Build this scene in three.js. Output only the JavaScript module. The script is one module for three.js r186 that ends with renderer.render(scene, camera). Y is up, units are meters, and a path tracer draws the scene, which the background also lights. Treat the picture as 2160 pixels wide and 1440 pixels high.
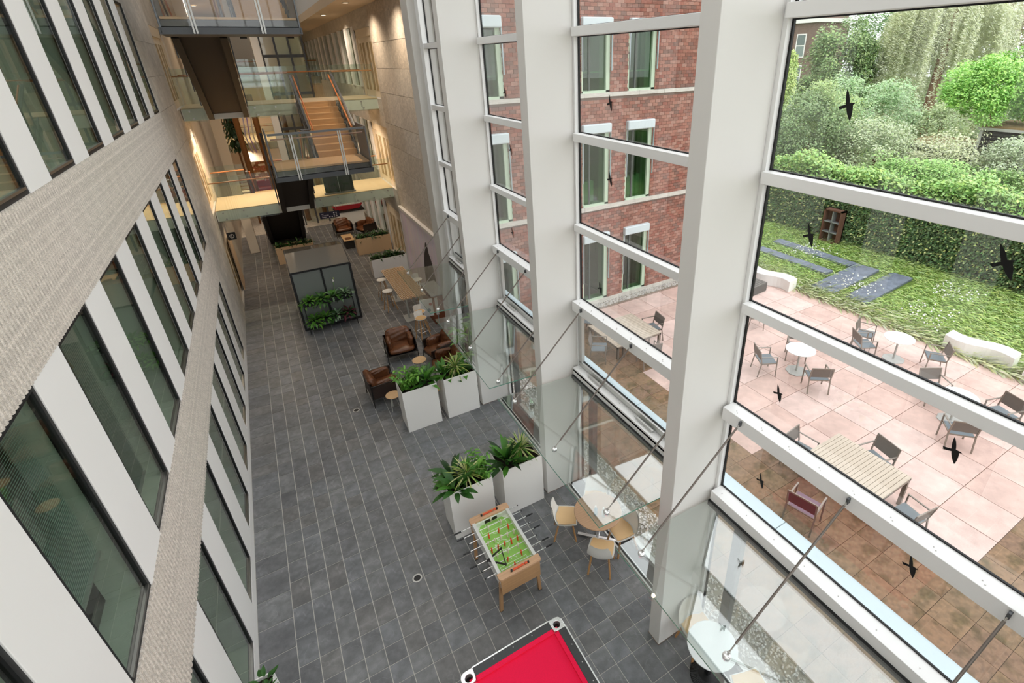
import * as THREE from 'three';
import { mergeGeometries } from 'three/addons/utils/BufferGeometryUtils.js';
import { RoundedBoxGeometry } from 'three/addons/geometries/RoundedBoxGeometry.js';
import { RectAreaLightUniformsLib } from 'three/addons/lights/RectAreaLightUniformsLib.js';
RectAreaLightUniformsLib.init();

// ---------------------------------------------------------------- camera, sky, exposure
const scene = new THREE.Scene();
const FOCAL = 1058.005, PX = 1194.69, PY = 640.80;             // lens in pixels of the 2160 x 1440 frame
const camera = new THREE.PerspectiveCamera(2 * Math.atan(720 / FOCAL) * 180 / Math.PI, 1.5, 0.05, 300);
camera.position.set(0, 8.3, 0);
camera.quaternion.setFromRotationMatrix(new THREE.Matrix4().makeBasis(
  new THREE.Vector3(0.85831, -0.0218931, 0.5126642),
  new THREE.Vector3(0.2434119, 0.8968977, -0.3692223),
  new THREE.Vector3(-0.451724, 0.4416957, 0.7751454)));
camera.setViewOffset(2160, 1440, 1080 - PX, 720 - PY, 2160, 1440);
camera.updateProjectionMatrix(); camera.updateMatrixWorld();
scene.add(camera); camera.name = 'camera';

scene.background = new THREE.Color().setRGB(1.0, 1.01, 1.05);   // even overcast sky
scene.backgroundIntensity = 2.5;
const renderer = new THREE.WebGLRenderer({ antialias: true });
renderer.toneMapping = THREE.LinearToneMapping;
renderer.toneMappingExposure = 1.0;
renderer.shadowMap.enabled = true;

// ---------------------------------------------------------------- helpers
let seed = 12345;
const rnd = () => { seed = (seed + 0x6d2b79f5) | 0; let t = Math.imul(seed ^ (seed >>> 15), 1 | seed); t = (t + Math.imul(t ^ (t >>> 7), 61 | t)) ^ t; return ((t ^ (t >>> 14)) >>> 0) / 4294967296; };
const rr = (a, b) => a + (b - a) * rnd();
const pick = (a) => a[Math.floor(rnd() * a.length) % a.length];
const V = (x, y, z) => new THREE.Vector3(x, y, z);
const PI = Math.PI;
const taken = {};
function numbered(name) { const n = taken[name] = (taken[name] ?? -1) + 1; return n ? name + '_' + String(n).padStart(3, '0') : name; }
function put(o, pos, rot) { if (pos) o.position.set(...pos); if (rot) o.rotation.set(...rot); return o; }
function tag(o, label, category, group, kind) { o.userData.label = label; o.userData.category = category; if (group) o.userData.group = group; if (kind) o.userData.kind = kind; return o; }
function thing(name, label, category, pos = [0, 0, 0], turn = 0, group, kind) {
  const o = new THREE.Group(); o.name = numbered(name); scene.add(o); o.position.set(...pos); o.rotation.y = turn;
  return tag(o, label, category, group, kind);
}
const struct = (name, label, category, pos) => thing(name, label, category, pos, 0, null, 'structure');
function part(parent, name, geo, mat, pos, rot) { const m = new THREE.Mesh(geo, mat); m.name = name; parent.add(m); return put(m, pos, rot); }
function solo(name, label, category, geo, mat, pos, rot, group, kind) { const m = new THREE.Mesh(geo, mat); m.name = numbered(name); scene.add(m); put(m, pos, rot); return tag(m, label, category, group, kind); }
function dup(src, label, pos, turn) { const c = src.clone(); c.name = numbered(src.name.replace(/_\d{3}$/, '')); c.userData = { ...src.userData, label }; scene.add(c); c.position.set(...pos); c.rotation.y = turn ?? src.rotation.y; return c; }
function merge(list) {
  const L = list.map((g) => { const q = g.index ? g.toNonIndexed() : g; for (const k of Object.keys(q.attributes)) if (!['position', 'normal', 'uv'].includes(k)) q.deleteAttribute(k);
    if (!q.attributes.normal) q.computeVertexNormals();
    if (!q.attributes.uv) q.setAttribute('uv', new THREE.BufferAttribute(new Float32Array(q.attributes.position.count * 2), 2)); return q; });
  return mergeGeometries(L);
}
function at(g, x, y, z, rx = 0, ry = 0, rz = 0) { const m = new THREE.Matrix4().makeRotationFromEuler(new THREE.Euler(rx, ry, rz)); m.setPosition(x, y, z); return g.applyMatrix4(m); }
// uv in metres by the direction a face points
function uvm(g, s = 1, ox = 0, oy = 0) {
  if (g.index) g = g.toNonIndexed();
  const p = g.attributes.position, n = g.attributes.normal, uv = new Float32Array(p.count * 2);
  for (let i = 0; i < p.count; i++) {
    const ax = Math.abs(n.getX(i)), ay = Math.abs(n.getY(i)), az = Math.abs(n.getZ(i));
    let a, b; if (ay >= ax && ay >= az) { a = p.getX(i); b = p.getZ(i); } else if (ax >= az) { a = p.getZ(i); b = p.getY(i); } else { a = p.getX(i); b = p.getY(i); }
    uv[2 * i] = a * s + ox; uv[2 * i + 1] = b * s + oy;
  }
  g.setAttribute('uv', new THREE.BufferAttribute(uv, 2)); return g;
}
const box = (w, h, d) => new THREE.BoxGeometry(w, h, d);
const boxAt = (x0, x1, y0, y1, z0, z1) => new THREE.BoxGeometry(Math.abs(x1 - x0), Math.abs(y1 - y0), Math.abs(z1 - z0)).translate((x0 + x1) / 2, (y0 + y1) / 2, (z0 + z1) / 2);
const rbox = (w, h, d, r = 0.01, s = 2) => new RoundedBoxGeometry(w, h, d, s, r);
const rboxAt = (x0, x1, y0, y1, z0, z1, r = 0.01, s = 2) => new RoundedBoxGeometry(Math.abs(x1 - x0), Math.abs(y1 - y0), Math.abs(z1 - z0), s, r).translate((x0 + x1) / 2, (y0 + y1) / 2, (z0 + z1) / 2);
function rod(a, b, r, r2 = r, seg = 10) {
  const A = V(...a), B = V(...b), d = B.clone().sub(A), g = new THREE.CylinderGeometry(r2, r, d.length(), seg);
  const m = new THREE.Matrix4().makeRotationFromQuaternion(new THREE.Quaternion().setFromUnitVectors(V(0, 1, 0), d.clone().normalize()));
  m.setPosition(A.add(B).multiplyScalar(0.5)); return g.applyMatrix4(m);
}
function bar(a, b, w, h) {                                         // square bar from a to b
  const A = V(...a), B = V(...b), d = B.clone().sub(A), g = new THREE.BoxGeometry(w, h, d.length());
  const m = new THREE.Matrix4().lookAt(A, B, Math.abs(d.y) > 0.9 * d.length() ? V(1, 0, 0) : V(0, 1, 0)); m.setPosition(A.clone().add(B).multiplyScalar(0.5)); return g.applyMatrix4(m);
}
const tube = (pts, r, seg = 24, rs = 8, closed = false) => new THREE.TubeGeometry(new THREE.CatmullRomCurve3(pts.map((p) => V(...p)), closed, 'catmullrom', 0.2), seg, r, rs, closed);
const lathe = (pts, seg = 32) => new THREE.LatheGeometry(pts.map((p) => new THREE.Vector2(p[0], p[1])), seg);
const cyl = (r, h, seg = 24, r2 = r) => new THREE.CylinderGeometry(r2, r, h, seg);
function polyPrism(pts, depth, bevel = 0) {                        // outline in x,y pushed along z
  const s = new THREE.Shape(pts.map((p) => new THREE.Vector2(p[0], p[1])));
  return new THREE.ExtrudeGeometry(s, { depth, bevelEnabled: bevel > 0, bevelThickness: bevel, bevelSize: bevel, bevelSegments: 1 });
}
// distorted sphere-like cushion
function cushion(w, h, d, puff = 0.35, n = 10, wrinkle = 0) {
  const g = new THREE.BoxGeometry(w, h, d, n, 5, n), p = g.attributes.position, N = V();
  for (let i = 0; i < p.count; i++) {
    let x = p.getX(i) / (w / 2), y = p.getY(i) / (h / 2), z = p.getZ(i) / (d / 2);
    const e = 4, k = Math.pow(Math.pow(Math.abs(x), e) + Math.pow(Math.abs(y), e) + Math.pow(Math.abs(z), e), -1 / e) * Math.max(Math.abs(x), Math.abs(y), Math.abs(z));
    x *= k; y *= k; z *= k;
    y *= 1 - puff * Math.max(x * x, z * z) * 0.9;
    const wv = wrinkle ? wrinkle * (Math.sin(x * 9 + z * 4 + y * 3) * Math.sin(z * 7 - x * 5) + 0.5 * Math.sin(x * 17 - z * 13)) : 0;
    p.setXYZ(i, x * w / 2, y * h / 2 + wv, z * d / 2);
  }
  g.computeVertexNormals(); return g;
}

// ---------------------------------------------------------------- textures
function vnoise(n, sd) {                                            // tileable value noise of n cells
  let s = sd; const r = () => { s = (s * 1664525 + 1013904223) >>> 0; return s / 4294967296; };
  const g = Float32Array.from({ length: n * n }, r), f = (t) => t * t * (3 - 2 * t);
  return (u, v) => { u = (u % 1 + 1) % 1 * n; v = (v % 1 + 1) % 1 * n; const i = Math.floor(u) % n, j = Math.floor(v) % n, a = f(u - Math.floor(u)), b = f(v - Math.floor(v)), i2 = (i + 1) % n, j2 = (j + 1) % n;
    return (g[j * n + i] * (1 - a) + g[j * n + i2] * a) * (1 - b) + (g[j2 * n + i] * (1 - a) + g[j2 * n + i2] * a) * b; };
}
const fbm = (base, sd, oct = 5) => { const L = []; for (let o = 0; o < oct; o++) L.push(vnoise(base << o, sd + o * 77)); return (u, v) => { let s = 0, a = 0.5; for (const n of L) { s += a * n(u, v); a *= 0.5; } return s / (1 - a * 1); }; };
function tex(size, fn, srgb = true, rep = 1) {
  const d = new Uint8Array(size * size * 4);
  for (let j = 0; j < size; j++) for (let i = 0; i < size; i++) { const c = fn(i / size, j / size), k = 4 * (j * size + i); for (let q = 0; q < 3; q++) d[k + q] = Math.max(0, Math.min(255, Math.round(255 * (c.length ? c[q] : c)))); d[k + 3] = 255; }
  const t = new THREE.DataTexture(d, size, size); t.wrapS = t.wrapT = THREE.RepeatWrapping; t.magFilter = THREE.LinearFilter; t.minFilter = THREE.LinearMipmapLinearFilter; t.generateMipmaps = true;
  if (srgb) t.colorSpace = THREE.SRGBColorSpace; t.repeat.set(rep, rep); t.needsUpdate = true; return t;
}
function canvasTex(w, h, draw) { const c = document.createElement('canvas'); c.width = w; c.height = h; draw(c.getContext('2d'), w, h); const t = new THREE.CanvasTexture(c); t.colorSpace = THREE.SRGBColorSpace; t.magFilter = THREE.LinearFilter; return t; }
const mixc = (a, b, t) => a.map((x, i) => x + (b[i] - x) * t);

const nA = fbm(4, 11), nB = fbm(8, 29), nC = fbm(16, 57), nD = vnoise(256, 91), nE = fbm(3, 131, 4);
const T = {};
T.slate = tex(512, (u, v) => { const a = nA(u + 0.05 * nB(u, v), v), b = nC(u, v), g = nD(u, v); let k = 0.86 + 0.28 * (a - 0.5) + 0.22 * (b - 0.5) + 0.07 * (g - 0.5); const vein = Math.abs(nE(u, v) - 0.5); if (vein < 0.012) k += 0.10 * (1 - vein / 0.012); return [k, k, k * 1.005]; });
T.slateB = tex(512, (u, v) => 0.5 + 0.6 * (nA(u, v) - 0.5) + 0.5 * (nC(u, v) - 0.5), false);
T.conc = tex(512, (u, v) => { const k = 0.92 + 0.16 * (nA(u, v) - 0.5) + 0.14 * (nD(u, v) - 0.5) + 0.12 * (nC(u, v) - 0.5); return [k, k, k]; });
T.grit = tex(512, (u, v) => { const k = 0.84 + 0.34 * (nD(u, v) - 0.5) + 0.2 * (nC(u, v) - 0.5); return [k, k * 0.99, k * 0.98]; });
T.gritB = tex(512, (u, v) => nD(u, v) * 0.7 + nC(u, v) * 0.3, false);
T.wood = tex(512, (u, v) => { const a = nA(u * 1, v * 8), s = vw(u, v), k = 0.95 + 0.025 * (s - 0.5) + 0.1 * (a - 0.5); return [k, k * 0.985, k * 0.96]; });
function vw(u, v) { return 0.5 + 0.5 * Math.sin(2 * PI * (v * 24 + 1.6 * nE(u, v) + 0.5 * nB(u, v))); }
T.leather = tex(512, (u, v) => { const k = 0.85 + 0.4 * (nA(u, v) - 0.5) + 0.15 * (nD(u, v) - 0.5); return [k, k * 0.97, k * 0.94]; });
T.patio = tex(512, (u, v) => { const k = 0.93 + 0.16 * (nA(u, v) - 0.5) + 0.1 * (nC(u, v) - 0.5) + 0.05 * (nD(u, v) - 0.5); return [k, k, k]; });
T.moss = tex(512, (u, v) => { const a = nA(u, v), b = nC(u, v), g = nD(u, v); let c = mixc([0.95, 0.86, 0.8], [0.72, 0.68, 0.57], Math.max(0, Math.min(1, (a - 0.45) * 4))); const k = 0.9 + 0.3 * (b - 0.5) + 0.1 * (g - 0.5); c = c.map((x) => x * k); if (g > 0.985) c = [1, 1, 0.97]; return c; });
T.cloth = tex(256, (u, v) => { const k = 0.95 + 0.1 * (nD(u, v) - 0.5); return [k, k, k]; });

// ---------------------------------------------------------------- materials
const std = (color, rough = 0.6, o = {}) => new THREE.MeshStandardMaterial({ color, roughness: rough, ...o });
const phy = (color, rough, o) => new THREE.MeshPhysicalMaterial({ color, roughness: rough, ...o });
const M = {
  white: std(0xe3e1dd, 0.55), whiteFrame: std(0xf0f0ef, 0.42), whiteGloss: std(0xf0efec, 0.3), pilaster: std(0xebe9e6, 0.6),
  rib: std(0xf3ebe1, 0.85, { map: T.grit, bumpMap: T.gritB, bumpScale: 0.0015 }),
  conc: std(0xdcd5ca, 0.85, { map: T.conc }), granite: std(0xc9bdae, 0.85, { map: T.grit, bumpMap: T.gritB, bumpScale: 0.003 }), joint: std(0x3a3631, 0.9),
  black: std(0x17181a, 0.45), gasket: std(0x101112, 0.6), darkSteel: std(0x55575a, 0.45, { metalness: 0.3 }), steelPaint: std(0x6f7377, 0.5), rust: std(0x6d4a3c, 0.85),
  chrome: std(0xf2f2f2, 0.22, { metalness: 0.8 }), inox: std(0xb4b1ac, 0.3, { metalness: 1 }), rodm: std(0x8d8580, 0.36, { metalness: 0.9 }), alu: std(0xc9c9c6, 0.38, { metalness: 0.55 }), whiteAlu: std(0xdcdcd8, 0.35, { metalness: 0.15 }),
  glass: phy(0xfafbfa, 0.0, { transmission: 1, thickness: 0, ior: 1.5 }),
  glassWin: phy(0xe3eae4, 0.0, { transmission: 1, thickness: 0, ior: 1.52 }),
  canopy: phy(0xf1f6f4, 0.0, { transmission: 1, thickness: 0, ior: 2.3 }),
  glassGreen: phy(0xf4f9f6, 0.02, { transmission: 1, thickness: 0, ior: 1.5 }), glassEdge: std(0x5f9a86, 0.25),
  glassFascia: phy(0xc3ddcf, 0.1, { transmission: 0.45, thickness: 0, ior: 1.5 }), 
  glassFar: phy(0xf5f5f3, 0.02, { transmission: 1, thickness: 0, ior: 1.5 }),
  poly: phy(0xa9a49c, 0.12, { transmission: 0.35, thickness: 0, ior: 1.5 }), smoke: phy(0x9aa09b, 0.3, { transmission: 0.5, thickness: 0, ior: 1.5 }),
  grout: std(0xc9c6bf, 0.9),
  oak: std(0xc89a68, 0.5, { map: T.wood }), oakLight: std(0xdcb78c, 0.5, { map: T.wood }), oakRail: std(0xb9773f, 0.4, { map: T.wood }), beech: std(0xcaa679, 0.5, { map: T.wood }), foosWood: std(0xcda277, 0.48, { map: T.wood }), teak: std(0xd6cabc, 0.75, { map: T.wood }), redWood: std(0x9a5b40, 0.6, { map: T.wood }), brownWood: std(0x8a5a2b, 0.5, { map: T.wood }),
  stair: std(0xcda676, 0.5, { map: T.wood }), deck: std(0xdcc6a4, 0.5, { map: T.wood }), stairUnder: std(0x2e2620, 0.7), stairSide: std(0x241f1b, 0.6),
  leather: std(0x7d4e30, 0.32, { map: T.leather }), leatherDark: std(0x2c1d17, 0.5),
  cloth: std(0xff0c4a, 0.95, { map: T.cloth }), clothRail: std(0xff0c4a, 0.95, { map: T.cloth }),
  soil: std(0x2b1d14, 0.95, { map: T.grit }), orange: std(0xe4572a, 0.45), cream: std(0xe6ddc8, 0.5), greenField: std(0x7fc04a, 0.55),
  planter: std(0xf5f3ef, 0.42), planterTan: std(0xd6b893, 0.5), plastic: std(0xe9e7e2, 0.4), seatPad: std(0xe3ba82, 0.5, { map: T.wood }),
  lilac: std(0xb6aeb4, 0.7), navy: std(0x1c1b33, 0.5), red: std(0xa5202a, 0.5), grey: std(0x8d8f8e, 0.6), greyLight: std(0xb9bab6, 0.5), paleBlue: std(0xbfd0d6, 0.4),
  sling: std(0x746b64, 0.7), slingBlue: std(0x737c82, 0.7), chairFrame: std(0x8f867c, 0.42, { metalness: 0.55 }), burg: std(0x5e2530, 0.7),
  doorCream: std(0xe6d6bd, 0.5), wallWarm: std(0xd6c3a8, 0.8), wallBeige: std(0xd8cdbd, 0.8), ceil: std(0xeeece6, 0.8), carpet: std(0x55584f, 0.95), roomWall: std(0xa8aba0, 0.9),
  pebble: std(0xcfc8bc, 0.9), earth: std(0x5c5140, 0.95, { map: T.grit }), turf: std(0x6d8a35, 0.95, { map: T.grit }), slateBed: std(0x8791a0, 0.8, { map: T.slate }),
  lamp: new THREE.MeshStandardMaterial({ color: 0xffffff, emissive: 0xffd9a8, emissiveIntensity: 3, roughness: 0.5 }),
};
const leafMat = (c, r = 0.45) => new THREE.MeshStandardMaterial({ color: c, roughness: r, side: THREE.DoubleSide });
const L = { deep: leafMat(0x2f5d1f), mid: leafMat(0x4a8128), fresh: leafMat(0x6da33a), lime: leafMat(0xa8b75c), stripe: leafMat(0xc3c689), dark: leafMat(0x223f1a), silver: leafMat(0x7f9c7a), palm: leafMat(0x86a46a) };
// ================================================================ FLOOR
const LAMPW = 26, OFFICE = 4;
const XL = -1.925, XR = 4.5, XG = 4.33;                             // ribbed wall, concrete wall, glass line
const ORD = ['first', 'second', 'third', 'fourth', 'fifth', 'sixth', 'seventh', 'eighth', 'ninth', 'tenth', 'eleventh', 'twelfth', 'thirteenth', 'fourteenth', 'fifteenth'];
{
  const floor = struct('floor', 'dark grey slate tiled atrium floor with pale joints', 'floor');
  part(floor, 'bed', boxAt(XL - 0.3, XG + 0.05, -0.25, -0.006, -14.3, 12.1), M.grout);
  part(floor, 'bed', boxAt(XL - 0.3, XR + 0.3, -0.25, -0.006, -31, -14.3), M.grout);
  const rows = [-4.98, -5.29, -5.6, -5.99, -6.48, -7.06, -7.61, -8.06, -8.49, -8.79, -9.1, -9.5, -9.99, -10.58];
  const dep = [0.29, 0.32, 0.39, 0.5, 0.58, 0.44];
  while (rows[rows.length - 1] > -30.9) rows.push(Math.max(-31, rows[rows.length - 1] - pick(dep)));
  while (rows[0] < 4) rows.unshift(Math.min(4.1, rows[0] + pick(dep)));
  const cols = []; for (let x = -1.4; x < 4.3; x += 0.298) cols.push(x); cols.push(4.3);
  const side = [4.1]; while (side[side.length - 1] > -30.9) side.push(Math.max(-31, side[side.length - 1] - pick([0.33, 0.4, 0.47, 0.55])));
  const tones = [0x858688, 0x8b8c8d, 0x8f9091, 0x888786, 0x8b8d90, 0x808183].map((c) => std(c, 0.42, { map: T.slate, bumpMap: T.slateB, bumpScale: 0.006 }));
  const cells = [];
  for (let r = 0; r + 1 < rows.length; r++) for (let c = 0; c + 1 < cols.length; c++) cells.push([cols[c], cols[c + 1], rows[r + 1], rows[r]]);
  for (let r = 0; r + 1 < side.length; r++) cells.push([XL, -1.4, side[r + 1], side[r]]);
  const list = cells.map(([x0, x1, z0, z1]) => {
    const c = V((x0 + x1) / 2, 0, (z0 + z1) / 2), d = c.distanceTo(camera.position), s = c.clone().project(camera);
    return { x0, x1, z0, z1, d, seen: Math.abs(s.x) < 1.02 && Math.abs(s.y) < 1.02 && s.z < 1, tone: Math.floor(rnd() * 6), h: rr(0, 0.0025) };
  });
  const shown = list.filter((t) => t.seen).sort((a, b) => a.d - b.d), near = new Set(shown.slice(0, 296));
  const slab = (t) => { const e = 0.004, w = t.x1 - t.x0 - 2 * e, d = t.z1 - t.z0 - 2 * e, g = new THREE.BoxGeometry(w, 0.02, d), p = g.attributes.position;
    for (let i = 0; i < p.count; i++) if (p.getY(i) > 0) { p.setX(i, p.getX(i) * (1 - 0.005 / w)); p.setZ(i, p.getZ(i) * (1 - 0.005 / d)); }
    return uvm(g, 0.9, rnd() * 7, rnd() * 7); };
  const rest = tones.map(() => []), cache = {};
  for (const t of list) {
    const cx = (t.x0 + t.x1) / 2, cz = (t.z0 + t.z1) / 2;
    if (near.has(t)) { const key = (t.x1 - t.x0).toFixed(3) + (t.z1 - t.z0).toFixed(3) + t.tone; part(floor, 'tile', cache[key] ??= slab(t), tones[t.tone], [cx, -0.01 + t.h, cz]); }
    else rest[t.tone].push(slab(t).translate(cx, -0.01 + t.h, cz));
  }
  rest.forEach((g, k) => { const m = part(floor, 'tile_field', merge(g), tones[k]); m.userData.kind = 'stuff'; });
  const pale = struct('floor_far', 'pale entrance floor beyond the slate tiles under the footbridge', 'floor');
  part(pale, 'screed', boxAt(XL - 4, XR, -0.25, 0, -46, -31), std(0xe3d9cb, 0.6, { map: T.conc }));
  [[0.572, -6.51, 'round black floor drain in the open slate beside the football table'], [0.54, -12.15, 'small round floor drain in the slate left of the leather armchairs']].forEach(([x, z, l], i) => {
    const d = thing('floor_drain', l, 'drain', [x, 0.003, z], 0, 'floor drains');
    part(d, 'ring', lathe([[0.06, 0], [0.085, 0], [0.085, 0.004], [0.06, 0.004], [0.06, 0]], 28), M.alu); part(d, 'lid', cyl(0.06, 0.006, 24), M.black);
  });
}

// ================================================================ LEFT WALL WITH WINDOWS
const STOREY = 3.51, ROWS = [[0.245, 2.64], [3.765, 6.14], [7.265, 9.64]], ROWN = ['ground-floor row', 'middle row', 'top row'];
const WIN = []; for (let k = 0; k < 9; k++) WIN.push([-2.09 - 1.735 * k, -3.13 - 1.735 * k]);
const REV = 0.34;
let windowNo = 0; const winName = () => 'window_' + (++windowNo);
const rooms = [];
{
  const wall = struct('wall_left', 'ribbed concrete office wall with white piers between tall dark windows', 'wall');
  const x0 = XL - REV;
  // white piers between windows
  ROWS.forEach(([y0, y1]) => {
    part(wall, 'pier', uvm(boxAt(x0, XL, y0, y1, 12.1, WIN[0][0])), M.pilaster);
    for (let k = 0; k + 1 < WIN.length; k++) part(wall, 'pier', rboxAt(x0, XL, y0 - 0.002, y1 + 0.002, WIN[k][1], WIN[k + 1][0], 0.006, 1), M.pilaster);
  });
  part(wall, 'plinth', boxAt(x0, XL, 0, ROWS[0][0], 12.1, WIN[8][1]), M.pilaster);
  // ribbed bands
  const ribs = (y0, y1, z0, z1) => {
    const pitch = 0.0694, n = Math.round((z0 - z1) / pitch), pts = [[x0 + 0.02, z0]];
    const out = []; for (let i = 0; i < n; i++) { const z = z0 - i * pitch; out.push([XL - 0.014, z], [XL + 0.005, z - 0.012], [XL + 0.009, z - 0.03], [XL + 0.005, z - 0.05], [XL - 0.014, z - 0.063]); }
    const all = [...out, [XL - 0.014, z1], [x0 + 0.02, z1], [x0 + 0.02, z0]];
    const s = new THREE.Shape(all.map((p) => new THREE.Vector2(p[0], -p[1]))); const g = new THREE.ExtrudeGeometry(s, { depth: y1 - y0, bevelEnabled: false });
    g.rotateX(-PI / 2); g.translate(0, y0, 0); g.computeVertexNormals(); return uvm(g, 1.6);
  };
  // extruding along y: shape x -> x, shape y -> -z after rotation
  for (const [a, b] of [[ROWS[0][1], ROWS[1][0]], [ROWS[1][1], ROWS[2][0]], [ROWS[2][1], ROWS[2][1] + 1.13]]) { part(wall, 'ribbed_band', ribs(a, b, 4.2, WIN[8][1]), M.rib); part(wall, 'near_band', boxAt(x0, XL, a, b, 12.1, 4.2), M.rib); }
  part(wall, 'upper_panel', boxAt(x0, XL, ROWS[2][1] + 1.13, 14.2, 12.1, -21.05), M.pilaster);
  // flat concrete panels past the windows
  const ys = [0, 1.2, 2.0, 2.85, 3.69, 4.53, 5.35, 6.17, 7.25, 8.07, 8.9, 10.77], zs = [WIN[8][1], -19.05, -21.05], pm = [0xefe9e0, 0xebe5dc, 0xf2ece3].map((c) => std(c, 0.85, { map: T.conc }));
  for (let i = 0; i + 1 < ys.length; i++) for (let j = 0; j + 1 < zs.length; j++) part(wall, 'concrete_panel', uvm(boxAt(x0 + 0.05, XL, ys[i] + 0.004, ys[i + 1] - 0.004, zs[j] - 0.003, zs[j + 1] + 0.003), 0.7, i * 0.37, j * 0.61), pm[(i + j) % 3]);
  part(wall, 'backing', boxAt(x0, x0 + 0.06, 0, 10.77, WIN[8][1], -21.05), M.joint);
  // the wall goes on past the doors by the bridges
  part(wall, 'far_panel', uvm(boxAt(x0, XL, 0, 14.2, -24.1, -44)), M.wallBeige);
  part(wall, 'lintel', boxAt(x0, XL - 0.02, 6.0, 7.0, -21.05, -24.1), M.conc); part(wall, 'lintel', boxAt(x0, XL - 0.02, 2.45, 3.5, -21.05, -24.1), M.conc); part(wall, 'lintel', boxAt(x0, XL - 0.02, 9.45, 14.2, -21.05, -24.1), M.conc);

  const where = (k) => ORD[8 - k] + ' from the footbridge';
  ROWS.forEach(([y0, y1], r) => WIN.forEach(([za, zb], k) => {
    const w = struct(winName(), `tall black-framed office window in the ${ROWN[r]}, ${where(k)}`, 'window', [XL, y0, za]);
    const W = za - zb, Hh = y1 - y0, f = 0.045, dz = -W;
    part(w, 'frame', merge([boxAt(-0.07, -0.012, 0, f, 0, dz), boxAt(-0.07, -0.012, Hh - f, Hh, 0, dz), boxAt(-0.07, -0.012, f, Hh - f, 0, -f), boxAt(-0.07, -0.012, f, Hh - f, dz, dz + f)]), M.black);
    part(w, 'sill_strip', boxAt(-0.03, -0.006, f, f + 0.025, -f, dz + f), M.inox);
    part(w, 'pane', boxAt(-0.034, -0.03, f, Hh - f, -f, dz + f), M.glassWin);
    part(w, 'reveal', merge([boxAt(-REV, -0.075, -0.02, 0.05, 0, dz), boxAt(-REV, -0.075, Hh - 0.05, Hh, 0, dz), boxAt(-REV, -0.075, 0.05, Hh - 0.05, 0, -0.02), boxAt(-REV, -0.075, 0.05, Hh - 0.05, dz, dz + 0.02)]), std(0xe2e9df, 0.6));
  }));
  // office rooms behind
  ROWS.forEach(([y0, y1], r) => {
    const o = struct('wall_office', `dim office interior behind the windows of the ${ROWN[r]}`, 'room');
    const xb = -6.5, fy = r * STOREY - (r ? 0.02 : 0.02);
    part(o, 'office_floor', boxAt(xb, x0, fy - 0.15, fy, 4.2, -18), M.carpet);
    part(o, 'office_ceiling', boxAt(xb, x0, fy + 2.95, fy + 3.2, 4.2, -18), M.roomWall);
    part(o, 'back_wall', boxAt(xb - 0.1, xb, fy, fy + 2.95, 4.2, -18), M.roomWall);
    for (const z of [4.2, -5.1, -9.0, -12.2, -18]) part(o, 'partition', boxAt(xb, x0 - 0.02, fy, fy + 2.95, z, z - 0.1), M.roomWall);
    [-1.5, -7.0, -10.6, -15.0].forEach((z) => { const pl = part(o, 'light_panel', boxAt(-4.6, -3.4, fy + 2.93, fy + 2.95, z - 0.3, z + 0.3), std(0xffffff, 0.5, { emissive: 0xfff1dd, emissiveIntensity: 1.5 })); const ra = new THREE.RectAreaLight(0xfff1dd, OFFICE, 1.2, 0.6); ra.name = 'panel_light'; ra.position.set(-4.0, fy + 2.92, z); ra.rotation.x = -PI / 2; o.add(ra); });
    part(o, 'spandrel', boxAt(x0 - 0.1, x0, fy, y0, 4.2, -18), M.roomWall); part(o, 'spandrel', boxAt(x0 - 0.1, x0, y1, fy + 2.95, 4.2, -18), M.roomWall);
  });
  // venetian blinds seen through the glass
  const slatG = (len) => new THREE.BoxGeometry(0.03, 0.0015, len).rotateZ(0.75);
  const blind = (k, r, drop, label, mat, zcut = 0) => {
    const [za, zb] = WIN[k], [, y1] = ROWS[r], len = za - zb - 0.14 - zcut, b = thing('venetian_blind', label, 'blind', [XL - 0.16, y1 - 0.06, (za + zb) / 2 + zcut / 2], 0, 'venetian blinds');
    part(b, 'headrail', boxAt(-0.03, 0.03, -0.04, 0, -len / 2, len / 2), M.alu);
    const g = slatG(len), n = Math.floor(drop / 0.023); for (let i = 0; i < n; i++) part(b, 'slat', g, mat, [0, -0.06 - i * 0.023, 0]);
    part(b, 'bottom_rail', boxAt(-0.025, 0.025, -0.08 - n * 0.023, -0.06 - n * 0.023, -len / 2, len / 2), M.alu);
  };
  const bl = std(0xcfe6de, 0.5), bd = std(0x92aaa4, 0.55), bg = std(0xb9bbb5, 0.55);
  blind(1, 1, 1.55, 'half-lowered pale green venetian blind in the large middle-row window above the table', bl, 0.05);
  blind(2, 1, 2.0, 'dark green venetian blind lowered almost fully in the middle row', bd, 0.12);
  blind(3, 2, 1.9, 'grey venetian blind behind the third large top-row window pane', bg, 0.35); blind(2, 2, 2.2, 'grey lowered venetian blind in the nearest clear top-row window', bg, 0.45);
  // pendant lamp and board in the office of the big middle window
  const lamp = thing('pendant_lamp', 'round wooden pendant lamp hanging inside the large middle-row window', 'lamp', [-2.85, 5.05, -4.55]);
  part(lamp, 'shade', lathe([[0, 0.1], [0.06, 0.09], [0.2, 0.02], [0.21, 0], [0.18, 0.01], [0, 0.06]], 32), M.oak); part(lamp, 'cord', rod([0, 0.1, 0], [0, 1.44, 0], 0.006), M.black);
  const tb = thing('meeting_table', 'long brown meeting table with rounded corners inside the large middle-row window', 'table', [-2.95, STOREY, -3.75]);
  part(tb, 'top', rbox(0.85, 0.04, 2.3, 0.02, 2), std(0xa8735a, 0.35), [0, 0.73, 0]); for (const [a, b] of [[-0.3, -0.9], [0.3, -0.9], [-0.3, 0.9], [0.3, 0.9]]) part(tb, 'leg', rod([a, -0.02, b], [a, 0.71, b], 0.025), M.black);
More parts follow.
